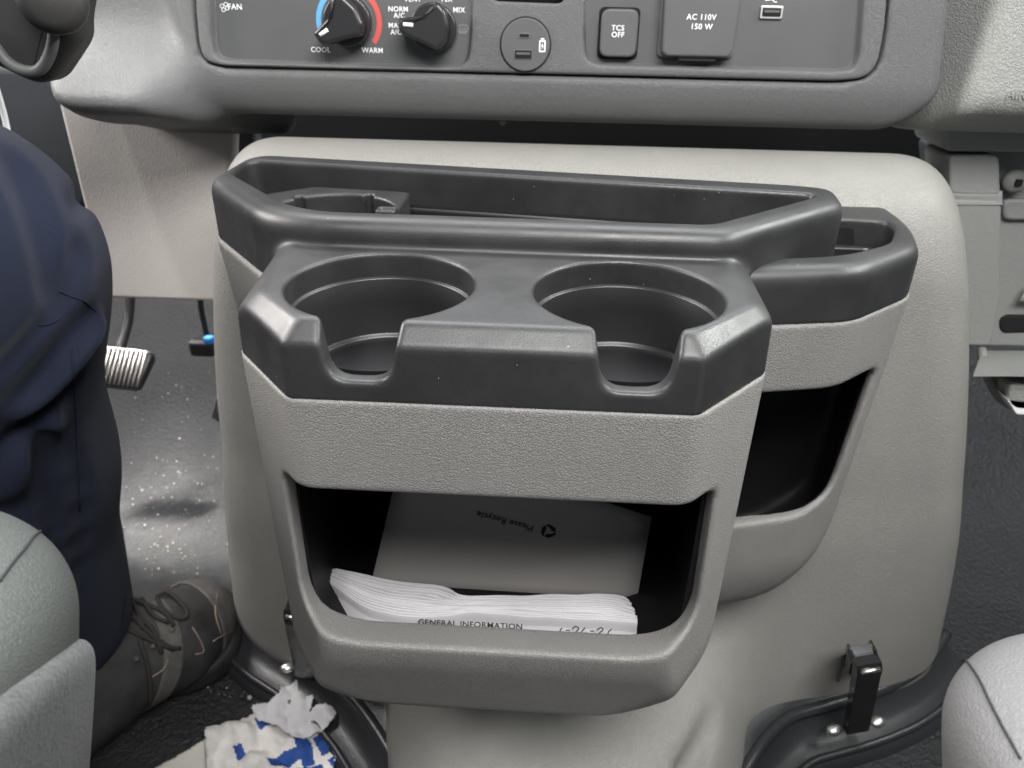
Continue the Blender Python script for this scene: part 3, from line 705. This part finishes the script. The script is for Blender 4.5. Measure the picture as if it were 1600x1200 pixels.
# right hand side trim ------------------------------------------------
slab('side_trim', [(1486, 312), (1566, 314), (1563, 470), (1549, 541), (1508, 541)], .655, M_trimr, dash, .05, .0025)
slab('side_trim', [(1484, 243), (1562, 243), (1564, 306), (1484, 304)], .672, M_trimr, dash, .05, .0025)
rows = [[Vector(aty(1484+i*8.2, y_, d_)) for i in range(11)] for y_, d_ in ((298, .673), (303, .6725), (308, .666), (314, .657), (320, .654))]
grid_mesh('trim_ledge', rows, M_trimr, dash)
slab('back_panel', [(1462, 160), (1760, 165), (1760, 545), (1510, 541)], .700, M_trimr, dash, .03, .003)
slab('lower_rail', [(1476, 160), (1760, 165), (1760, 240), (1474, 238)], .672, M_trimr, dash, .06, .004)
slab('trim_strip', [(1568, 312), (1760, 312), (1760, 345), (1568, 345)], .694, M_trimr, dash, .01, .003)
bm = bmesh.new(); c = Vector(aty(1586, 283, .690)); bmesh.ops.create_uvsphere(bm, u_segments=24, v_segments=12, radius=.011, matrix=Matrix.Translation(c)@Matrix.Diagonal((1, .5, .9, 1))); sc = from_bm('screw', bm, M_trimr, dash, True)
box('screw_slot', c+Vector((0, -.006, 0)), (.006, .003, .006), M_gap, sc, .001)
slab('finger_hole', [(1562, 500), (1572, 492), (1640, 492), (1640, 520), (1568, 522), (1562, 514)], .698, M_gap, dash, .004, .003)
slab('footwell_bracket', [(1455, 225), (1492, 228), (1512, 545), (1490, 545)], .74, M_wall, dash, .03, .003)
# gap behind cover top, its shade put in as a black sheet
slab('gap_shade_sheet', [(350, 120), (1500, 130), (1500, 420), (350, 420)], .90, M_gap, dash, .01, .002)
# ================================================================== OPEN TRAY at far right
tr_ = thing('folded_tray', tuple(aty(1590, 600, .66)), 'pale grey hinged tray hanging open under the side trim at right edge', 'tray')
grid_mesh('tray_face', [[Vector(aty(1534+(i*12), 548+i*0, .70-.10*j)) + Vector((0, 0, -.020*j-.004*j*j)) for i in range(0, 20)] for j in np.linspace(0, 1, 8)], M_airbag, tr_)
arm = [(1534, 548), (1536, 560), (1545, 590), (1558, 615), (1572, 628), (1584, 634)]
tube('arm', [Vector(aty(a, b, .69-.012*i)) for i, (a, b) in enumerate(arm)], .0045, M_airbag, tr_)
tube('arm', [Vector(aty(a+14, b+4, .70-.012*i)) for i, (a, b) in enumerate(arm)], .0035, M_airbag, tr_)
slab('front_lip', [(1578, 600), (1600, 602), (1760, 606), (1760, 650), (1590, 648), (1576, 626)], .615, M_airbag, tr_, .02, .003)
slab('lip_edge', [(1574, 624), (1590, 636), (1760, 640), (1760, 650), (1588, 648)], .612, M_white, tr_, .02, .001)
pp = slab('paper_slip', [(1593, 470), (1612, 440), (1700, 440), (1700, 474)], .688, M_paper, None, .0008, 0)
tag(pp, 'small white slip of paper tucked in the trim at right edge', 'paper')
# ================================================================== STEERING COLUMN
stc = thing('steering_column', (-.42, .60, .5), 'dark steering column shroud above the driver knee in the top left corner', 'steering column')
slab('shroud', [(-260, -120), (130, -120), (121, 0), (116, 30), (118, 60), (104, 84), (76, 126), (52, 134), (22, 122), (-10, 105), (-260, 60)], .50, M_column, stc, .022, .009)
ring = [(-30, 40), (0, 82), (14, 98), (34, 109), (56, 111), (70, 100), (80, 78), (84, 52), (82, 30)]
tube('shroud_rib', [Vector(aty(a, b, .4985)) for a, b in ring], .0035, M_dashsm, stc)
bm = bmesh.new(); tube_bm(bm, [Vector(aty(82, 0, .50)), Vector(aty(82, 0, .485)), Vector(aty(80, -2, .468)), Vector(aty(80, -2, .464))], [.019, .019, .018, .012], 32); from_bm('stalk_knob', bm, M_column, stc, True)
tube('lock_ring', [Vector(aty(82+34*math.cos(a), -3+30*math.sin(a), .497)) for a in [2*math.pi*i/24 for i in range(25)]], .0022, M_dashsm, stc)
slab('lower_shroud', [(-260, 90), (60, 100), (112, 150), (118, 200), (150, 330), (-260, 400)], .735, M_wall, stc, .03, .01)
wc = tube('white_cable', [Vector(aty(a, b, .56)) for a, b in ((-14, 110), (-2, 150), (6, 178), (12, 205), (22, 250))], .0022, M_cable)
tag(wc, 'thin white cable hanging past the knee at the left edge', 'cable')

# ================================================================== helpers that find a point on a modelled surface
class PT:
    def __init__(s, p): s.x, s.y, s.z = [np.array([[[c]]], f32) for c in p]
def trace(px, py, fn, lift=0., t0=.05):
    o = np.array(CC); d = ray(px, py); d = d/np.linalg.norm(d); t = t0
    for _ in range(90):
        v = float(np.asarray(fn(PT(o+d*t))).ravel()[0])
        if abs(v) < .0003 or t > 3: break
        t += v*.8
    p = o+d*t; e = .001; n = np.array([float(np.asarray(fn(PT(p+a))).ravel()[0])-float(np.asarray(fn(PT(p-a))).ravel()[0]) for a in np.eye(3)*e])
    n = n/(np.linalg.norm(n)+1e-9); return Vector(p+n*lift)
def tpath(P, fn, lift, m=6):
    Q = catmull([Vector((a, b, 0)) for a, b in P], m); return [trace(q.x, q.y, fn, lift) for q in Q]
# ================================================================== PERSON (right leg of the driver)
HIP, KNEE, ANK = (-.52, -.05, .47), (-.372, .420, .432), (-.422, .428, .125)
def body_fn(g):
    d = smin(capsule(g, HIP, KNEE, .075, .055), capsule(g, KNEE, ANK, .052, .032), .03)
    return smin(d, capsule(g, ANK, (-.375, .492, .050), .032, .022), .03)
g = G((-.62, -.16, .0), (-.24, .64, .58), .007)
person = link('person', nets('person', g, body_fn(g)), M_skin)
tag(person, 'seated person in navy trousers and black worn shoe, only the bent leg in view', 'person'); ORI['person'] = Vector((0, 0, 0))
def P3(px, py, y): return tuple(aty(px, py, y))
def trouser_base(g):
    d = smin(capsule(g, HIP, (-.370, .415, .452), .105, .090), capsule(g, (-.370, .415, .452), (-.394, .432, .30), .090, .078), .03)
    d = smin(d, capsule(g, (-.394, .432, .30), (-.424, .458, .135), .078, .076), .03)
    return smax(d, pl(g, (.25, .35, -1), (-.36, .50, .105)), .006)
def trouser_fn(g):
    d = trouser_base(g)
    for P, ra, k in FOLDS:
        for a, b in zip(P, P[1:]):
            if ra > 0: d = smin(d, capsule(g, a, b, ra, ra*.9), k)
            else: d = smax(d, -capsule(g, a, b, -ra, -ra*.9), k)
    return d
def on_leg(path, lift):
    P = catmull([trace(a, b, trouser_base, 0) for a, b in path], 4)
    out = []
    for p in P:                                      # push along the outward direction of the cloth
        e = .001; n = np.array([float(np.asarray(trouser_base(PT(np.array(p)+a))).ravel()[0])-float(np.asarray(trouser_base(PT(np.array(p)-a))).ravel()[0]) for a in np.eye(3)*e])
        n /= np.linalg.norm(n)+1e-9; out.append(tuple(np.array(p)+n*lift))
    return out
FOLDS = [(on_leg([(20, 250), (55, 330), (80, 410), (90, 480)], .0050), -.0040, .014), (on_leg([(95, 250), (122, 320), (126, 390), (112, 450), (98, 490)], .0046), -.0038, .012),
    (on_leg([(35, 640), (80, 590), (115, 548), (150, 508)], -.001), .0035, .014), (on_leg([(28, 618), (75, 566), (110, 522), (140, 492)], .0050), -.0042, .010),
    (on_leg([(0, 585), (45, 535), (80, 498)], .0048), -.0042, .010),
    (on_leg([(0, 720), (60, 655), (115, 595)], .0052), -.0045, .014), (on_leg([(0, 760), (50, 700), (100, 640)], -.001), .004, .02),
    (on_leg([(112, 600), (122, 760), (130, 930)], .0058), -.0045, .014), (on_leg([(60, 680), (80, 780), (86, 900)], .0058), -.0045, .014)]
g = G((-.62, -.16, .06), (-.24, .54, .56), .0032)
sdf('trousers', g, trouser_fn(g), M_navy, person)
for P in ([(92, 455), (108, 462), (130, 470), (150, 487)], [(112, 545), (116, 600), (120, 700), (124, 800)], [(60, 508), (78, 506), (92, 498)]):
    tube('seam', tpath(P, trouser_fn, .0001), .00045, M_seam, person, 6, spline=False)
tube('hem_stitch', tpath([(196, 930), (190, 975), (178, 1010), (160, 1040), (138, 1062)], trouser_fn, .0002), .0004, M_seam, person, 6, spline=False)
# shoe
toe, heel = np.array([-.334, .570]), np.array([-.437, .365])
dr = (toe-heel)/np.linalg.norm(toe-heel); sd = np.array([dr[1], -dr[0]])
def S(a, b, z): q = heel+dr*a+sd*b; return (q[0], q[1], z)
def shoe_fn(g):
    d = smin(capsule(g, S(.01, 0, .045), S(.09, 0, .05), .036, .040), capsule(g, S(.09, 0, .05), S(.175, .004, .042), .040, .044), .03)
    d = smin(d, capsule(g, S(.175, .004, .040), S(.215, 0, .034), .044, .036), .03)
    d = smin(d, capsule(g, S(.04, 0, .05), S(.035, 0, .12), .040, .042), .03)
    d = smin(d, capsule(g, S(.07, 0, .10), S(.16, .002, .060), .030, .028), .03)
    return smax(d, pl(g, (0, 0, -1), (0, 0, .018)), .004)
g = G((-.50, .29, .0), (-.27, .64, .17), .0026)
shoe = sdf('shoe', g, smax(shoe_fn(g), pl(g, (0, 0, 1), (0, 0, .15)), .003), M_shoe, person)
so = smin(cyl(g, *S(.025, 0, 0)[:2], .042), cyl(g, *S(.195, .004, 0)[:2], .052), .12)
so = smax(so, smax(pl(g, (0, 0, 1), (0, 0, .026)), pl(g, (0, 0, -1), (0, 0, .002)), 0), .008)
sdf('sole', g, so, M_knob, shoe)
def on_shoe(path, lift=.001): return [trace(a, b, shoe_fn, lift) for a, b in path]
for P in ([(268, 918), (300, 905), (322, 900), (345, 908), (338, 930), (336, 960), (345, 992)], [(332, 1002), (352, 990), (372, 975)], [(300, 980), (312, 1000), (318, 1018), (305, 1022)], [(236, 1058), (254, 1046), (262, 1030)]):
    tube('trim_piping', tpath(P, shoe_fn, .0006, 3), .0008, M_shoetan, shoe, 6, spline=False) if True else tube('trim_piping', on_shoe(P), .0012, M_shoetan, shoe, 6)
for P in ([(245, 935), (262, 930), (285, 950), (290, 965), (275, 968), (255, 955), (245, 938)], [(195, 950), (225, 985), (262, 1010), (280, 1012)], [(195, 985), (230, 1000), (270, 1015)], [(200, 930), (215, 960), (222, 985)], [(215, 1000), (228, 1040), (232, 1085), (228, 1125)], [(222, 940), (240, 965), (262, 975)], [(205, 940), (235, 950), (258, 962), (270, 980)], [(200, 968), (222, 972), (240, 990), (250, 1020)]):
    tube('lace', tpath(P, shoe_fn, .003, 3), .0019, M_lace, shoe, 8, spline=False)
g = G((-.42, .44, .0), (-.27, .64, .12), .002)
for a_, b_ in ((250, 1000), (238, 1010), (226, 1022), (268, 985), (212, 1030)):
    c_ = trace(a_, b_, shoe_fn, .001); bm = bmesh.new(); bmesh.ops.create_uvsphere(bm, u_segments=10, v_segments=6, radius=.0026, matrix=Matrix.Translation(c_)); from_bm('eyelet', bm, M_shoegrey, shoe, True)
cap_ = smax(shoe_fn(g)-.0014, smax(pl(g, (-dr[0], -dr[1], .25), S(.205, 0, .04)), pl(g, (0, 0, -1), (0, 0, .022)), 0), .002)
sdf('toe_cap', g, cap_, M_shoegrey, shoe)
strap = smax(shoe_fn(g)-.0012, smax(smax(pl(g, (-dr[0], -dr[1], .5), S(.135, .02, .05)), pl(g, (dr[0], dr[1], -.5), S(.155, .02, .05)), 0), pl(g, (-sd[0], -sd[1], 0), S(.14, .008, 0)), 0), .0015)
sdf('side_overlay', g, strap, M_shoegrey, shoe)
# ================================================================== SEATS
def seatL(g):
    return hull(g, [((1, 0, -.35), (-.146, .17, .43)), ((0, 1, -.05), (0, .224, .42)), ((.75, .75, -.1), (-.157, .205, .42)), ((.10, .12, 1), (-.20, .16, .457)), ((0, -1, 0), (0, -.5, 0)), ((-1, 0, 0), (-.62, 0, 0)), ((0, 0, -1), (0, 0, .24))], .036)
ds = thing('driver_seat', (-.35, 0, .27), 'grey green vinyl seat cushion with fuzzy grey fabric section at the lower left', 'seat')
g = G((-.36, -.02, .22), (-.11, .27, .50), .0024)
sdf('cushion', g, smax(seatL(g), pl(g, (0, -1, 0), (0, -.01, 0)), .002), M_vinyl, ds)
pA, pC = [trace(a, b, seatL) for a, b in ((5, 1062), (118, 985))]
nn = (pC-pA).cross(Vector((.147, -.142, .175))).normalized()
if nn.z > 0 and nn.y < 0: nn = -nn
if nn.dot(Vector((-.2, .3, .3))) < 0: nn = -nn
def moq(g): return smax(seatL(g)-.0050, smax(pl(g, tuple(nn), tuple(pA)), pl(g, (0, -1, 0), (0, 0, 0)), 0), .016)
sdf('seat_fabric', g, moq(g), M_moq, ds)
tube('seam', tpath([(0, 908), (20, 880), (40, 856), (55, 836), (70, 827), (84, 826)], seatL, .0001), .00045, M_thread, ds, 6, spline=False)
box('seat_base', (-.36, 0, .215), (.36, .36, .16), M_knob, ds, .01)
def seatR(g):
    return hull(g, [((-1, 0, -.35), (.131, .17, .41)), ((0, 1, -.05), (0, .233, .39)), ((-.75, .75, -.1), (.143, .212, .39)), ((-.04, .12, 1), (.20, .18, .414)), ((0, -1, 0), (0, -.5, 0)), ((1, 0, 0), (.62, 0, 0)), ((0, 0, -1), (0, 0, .20))], .034)
ps = thing('passenger_seat', (.36, 0, .22), 'light grey vinyl seat cushion corner with a dark stitched seam at lower right', 'seat')
g = G((.11, -.02, .18), (.38, .28, .45), .0025)
sdf('cushion', g, smax(seatR(g), pl(g, (0, -1, 0), (0, -.01, 0)), .002), M_vinylr, ps)
tube('seam', tpath([(1496, 1022), (1512, 1035), (1530, 1062), (1548, 1100), (1566, 1135), (1580, 1160), (1594, 1185)], seatR, .0001), .00040, M_thread, ps, 6, spline=False)
box('seat_base', (.36, 0, .16), (.34, .36, .16), M_knob, ps, .01)
# ================================================================== CONTENTS OF THE BIN
def ccx(P): return (450+P[0]/2.623, 720+P[1]/2.623)
backE = [ccx(p) for p in [(105, 445), (140, 437), (180, 437), (300, 462), (440, 492), (600, 508), (660, 525), (710, 548), (820, 552), (1000, 550), (1150, 547), (1310, 545), (1375, 556), (1400, 575)]]
frontE = [ccx(p) for p in [(105, 480), (140, 490), (180, 503), (300, 590), (400, 625), (480, 640), (560, 640), (650, 632), (740, 622), (850, 628), (1000, 640), (1200, 650), (1350, 657), (1434, 664)]]
pg = thing('paper_bundle', (-.04, .36, .255), 'thick bundle of folded white pages standing behind the lip of the open bin', 'papers')
NS = 25
for i in range(NS):
    t = (i/(NS-1)); tt = t**1.0
    E0 = [((1-tt)*a[0]+tt*b[0]+(0 if t in (0, 1) else random.uniform(-.6, .6)), (1-tt)*a[1]+tt*b[1]) for a, b in zip(backE, frontE)]
    if t > 0: E0[-1] = (min(E0[-1][0]+random.uniform(-2, 3), 996), E0[-1][1])
    zt = .2735+(.0012 if i % 2 else -.0006)+random.uniform(-.0009, .0009)
    top_ = catmull([Vector(atz(a, b, zt)) for a, b in E0], 4)
    hw = random.choice([.00025, .0003, .00042]); rows = [[] for _ in range(7)]
    prof = [(hw*1.0, -.030), (hw*1.0, -.004), (hw, -.0007), (0, 0), (-hw, -.0007), (-hw*1.0, -.004), (-hw*1.0, -.030)]
    for p in top_:
        w_ = .0005*noise.noise(Vector((p.x*60, i*3.1, 0)))
        for r_, (dy, dz) in zip(rows, prof):
            r_.append(p+Vector((0, dy-(0 if dz > -.01 else .0)+w_, dz+w_)))
    if i == NS-1:
        for p_, q_ in zip(rows[-1], rows[-2]): p_.y = q_.y-.012
    o_ = grid_mesh('page', rows, M_paper, pg)
    if i == NS-1: o_['label'] = 'front page with printed heading and handwritten date'
# heading + handwriting on the front page: its face runs down and forward from its folded edge
pgU = (Vector(atz(820, 972, .272))-Vector(atz(700, 966, .272))).normalized(); pgV = Vector((0, .55, 1)); pgV = (pgV-pgU*pgV.dot(pgU)).normalized()
text('heading', 'GENERAL INFORMATION', Vector(atz(735, 974, .2712))+Vector((0, -.0016, .0006)), pgU, pgV, .0046, M_ink, pg, 'CENTER', .00005, 1.05, 1.15, .00008)
def pen(nm, P, z, m, par_, r_=.00034, lift=Vector((0, -.0016, .0006))):
    return tube(nm, [Vector(atz(a, b, z))+lift for a, b in P], r_, m, par_, 5)
for P in ([(878, 979), (875, 984), (877, 990)], [(884, 983), (890, 983)], [(894, 981), (899, 977), (904, 980), (900, 985), (895, 989), (903, 989), (907, 986)], [(914, 979), (909, 985), (912, 991), (918, 989), (915, 986)], [(922, 984), (928, 984)], [(932, 983), (938, 979), (942, 982), (936, 988), (944, 990)], [(955, 981), (950, 986), (952, 992), (958, 990)]):
    pen('handwriting', P, .2712, M_ink, pg)
bp = thing('recycle_paper', tuple(Vector(aty(800, 900, .43))), 'grey paper cover with upside down recycling print leaning at the back of bin', 'paper')
cTL, cTR, cBR, cBL = Vector(aty(632, 690, .412)), Vector(aty(1018, 807, .405)), Vector(aty(994, 940, .392)), Vector(aty(577, 925, .394))
rows = []
for j in range(9):
    t = j/8; L_, R_ = cTL.lerp(cBL, t), cTR.lerp(cBR, t); rows.append([L_.lerp(R_, i/12)+Vector((0, .001*math.sin(i/12*math.pi)*(1-t), 0)) for i in range(13)])
o_ = grid_mesh('sheet', rows, M_paper2, bp); md = o_.modifiers.new('Solidify', 'SOLIDIFY'); md.thickness = .0008
pn = (cTR-cTL).cross(cBL-cTL).normalized()
if pn.y > 0: pn = -pn
def onp(px, py, lift=.0012):
    d = Vector(ray(px, py)); o = Vector(CC); q = o+d*((cTL+pn*lift-o).dot(pn)/d.dot(pn)); return q
U_ = (onp(745, 803)-onp(832, 826)).normalized(); V_ = pn.cross(U_)
text('recycle_print', 'Please Recycle', onp(789, 814), U_, V_, .0066, M_ink, bp, 'CENTER', .00005, 1.0, 1.0, .00006)
c0 = onp(857, 830); kx = (onp(867, 830)-c0).length/10
bm = bmesh.new()
for q in range(3):
    a0 = math.radians(120*q+30)
    def Rr(x, y): ca, sa = math.cos(a0), math.sin(a0); return c0+(U_*(x*ca-y*sa)+V_*(x*sa+y*ca))*kx
    for poly in ([(-7, 5), (2, 5), (2, 11), (-4, 11)], [(2, 11.5), (2, 4.5), (8.5, 8.0)], [(2, 13), (2, 3), (9, 7)], [(-7, 5), (-4, 11), (-9.5, 8.5), (-10.5, 3)]):
        V = [bm.verts.new(Rr(x, y)) for x, y in poly]; bm.faces.new(V)
        
from_bm('recycle_symbol', bm, M_ink, bp)
# ================================================================== TORN PAPER ON THE FLOOR
def inside(P, x, y):
    c = False; n = len(P)
    for i in range(n):
        (x1, y1), (x2, y2) = P[i], P[i-1]
        if (y1 > y) != (y2 > y) and x < (x2-x1)*(y-y1)/(y2-y1)+x1: c = not c
    return c
def ragged(name, P, z0, amp, mats, patches, parent, step=2.0, sc=.03, seed=0):
    xs = [p[0] for p in P]; ys = [p[1] for p in P]; bm = bmesh.new(); vm = {}
    def vert(i, j):
        if (i, j) not in vm:
            x, y = min(xs)+i*step, min(ys)+j*step
            h = abs(noise.noise(Vector((x*sc, y*sc, seed))))*amp*1.6+amp*.40*noise.noise(Vector((x*sc*3, y*sc*3, seed+5)))+amp*.35*abs(noise.noise(Vector((x*sc*1.7, -y*sc*1.2, seed+9))))
            vm[(i, j)] = bm.verts.new(atz(x, y, z0)+np.array([0, 0, max(h, -z0+.001)]))
        return vm[(i, j)]
    for i in range(int((max(xs)-min(xs))/step)+1):
        for j in range(int((max(ys)-min(ys))/step)+1):
            x, y = min(xs)+(i+.5)*step, min(ys)+(j+.5)*step
            wob = 3*noise.noise(Vector((x*.12, y*.12, seed+2)))
            if inside(P, x+wob, y-wob):
                fc = bm.faces.new((vert(i, j), vert(i+1, j), vert(i+1, j+1), vert(i, j+1)))
                fc.material_index = 1 if any(inside(Q, x+wob*.6, y+wob*.6) for Q in patches) else 0
    o_ = from_bm(name, bm, mats, parent, True); md = o_.modifiers.new('Solidify', 'SOLIDIFY'); md.thickness = .0007; return o_
tp = thing('torn_packet', tuple(atz(440, 1150, .0)), 'crumpled torn white paper packet with blue print lying on the black floor', 'torn paper')
blue = [[(398, 1128), (428, 1120), (426, 1136), (408, 1146)], [(490, 1158), (517, 1143), (521, 1172), (505, 1186), (495, 1172)], [(526, 1122), (548, 1136), (538, 1164), (527, 1144)],
        [(418, 1192), (466, 1172), (474, 1188), (450, 1202), (425, 1206)], [(458, 1152), (487, 1164), (492, 1192), (475, 1204), (466, 1180)], [(445, 1207), (505, 1195), (505, 1220), (440, 1220)], [(512, 1188), (526, 1182), (520, 1200)], [(366, 1176), (380, 1170), (384, 1184), (372, 1190)]]
ragged('packet_body', [(322, 1140), (330, 1136), (352, 1136), (400, 1122), (445, 1135), (470, 1150), (500, 1140), (530, 1126), (543, 1138), (535, 1165), (520, 1200), (505, 1240), (330, 1240), (323, 1190)], .006, .011, [M_tissue, M_pblue], blue, tp, 2.0, .016, 1)
ragged('torn_flap', [(394, 1110), (437, 1090), (440, 1078), (458, 1073), (466, 1064), (478, 1068), (482, 1073), (490, 1063), (502, 1072), (497, 1080), (486, 1084), (492, 1100), (487, 1112), (480, 1120), (500, 1108), (510, 1110), (524, 1118), (526, 1128), (512, 1140), (490, 1152), (470, 1158), (440, 1142), (402, 1124)], .015, .008, [M_paper, M_pblue], [], tp, 2.0, .022, 7)
card = ragged('cream_card', [(236, 1204), (300, 1168), (352, 1136), (420, 1104), (440, 1130), (400, 1170), (360, 1250), (220, 1250)], .004, .001, [M_card, M_pblue], [], None, 2.5, .01, 3)
tag(card, 'flat cream card under the crumpled torn packet on the floor', 'card')
# ================================================================== PEDALS, CONNECTOR, CRUMBS
def pedal(P4, y, lab, n, armpath):
    t_ = thing('pedal', tuple(aty(*P4[0], y)), lab, 'pedal', 'foot pedals')
    c4 = [Vector(aty(a, b, y+dy)) for (a, b), dy in zip(P4, (0.0, 0, -.035, -.035))]
    U = (c4[1]-c4[0]); V = (c4[0]-c4[3]); w_, h_ = U.length, V.length
    fr_ = frame_of((c4[0]+c4[2])/2, U, V-U*(V.dot(U)/U.dot(U)))
    hw, hh = w_/2, h_/2
    prism('pad', rounded([(-hw, -hh), (hw*.82, -hh), (hw, hh*.7), (hw*.9, hh), (-hw, hh)], .008, 4), fr_, -.012, 0, .003, M_knob, t_)
    for i in range(n):
        x = -hw*.92+2*hw*.88*i/(n-1); q = hw*1.75/(n-1)*.28
        prism('pad_rib', [(x-q, -hh*.90), (x+q, -hh*.90), (x+q, hh*.88), (x-q, hh*.88)], fr_, -.001, .0028, .0008, M_alu, t_)
    tube('arm', [Vector(aty(a, b, yy)) for a, b, yy in armpath], .006, M_knob, t_)
pedal([(120, 538), (240, 551), (224, 606), (110, 600)], .82, 'wide ribbed brake pedal seen below the grey knee panel', 16, [(185, 555, .83), (200, 500, .86), (205, 440, .88)])
pedal([(338, 590), (372, 594), (372, 660), (328, 658)], .84, 'narrow ribbed accelerator pedal half hidden behind the engine cover', 7, [(350, 600, .86), (352, 520, .88), (350, 440, .90)])
cn = thing('cable_connector', tuple(aty(322, 535, .86)), 'black cable connector with bright blue clip hanging in the driver footwell', 'connector')
tube('cable', [Vector(aty(a, b, .87)) for a, b in ((312, 440), (314, 480), (320, 510), (324, 528))], .0035, M_knob, cn)
tube('cable', [Vector(aty(a, b, .88)) for a, b in ((345, 440), (343, 490), (336, 522), (326, 538))], .0035, M_knob, cn)
box('plug', aty(318, 542, .87), (.032, .02, .022), M_knob, cn, .005); box('clip', aty(327, 531, .852), (.012, .010, .010), M_clipblue, cn, .003)
bm = bmesh.new()
for _ in range(170):
    px, py = random.gauss(265, 45), random.gauss(790, 80)
    if not (190 < px < 370 and 640 < py < 900): continue
    q = atz(px, py, .002); q = q+np.array([0, 0, floor_z(q[0], q[1])+.0004]); bmesh.ops.create_icosphere(bm, subdivisions=1, radius=random.choice([.0005, .0006, .0007, .0009, .0012, .0016]), matrix=Matrix.Translation(q))
for _ in range(40):
    q = atz(random.uniform(320, 460), random.uniform(1030, 1100), .002); bmesh.ops.create_icosphere(bm, subdivisions=1, radius=random.choice([.0006, .0009]), matrix=Matrix.Translation(q))
for a, b in ((440, 1053), (1306, 1178), (390, 1090)): bmesh.ops.create_icosphere(bm, subdivisions=1, radius=.0025, matrix=Matrix.Translation(atz(a, b, .003)))
tag(from_bm('floor_crumbs', bm, M_crumb), 'scattered sand and crumbs on the black floor mat', 'crumbs', kind='stuff')
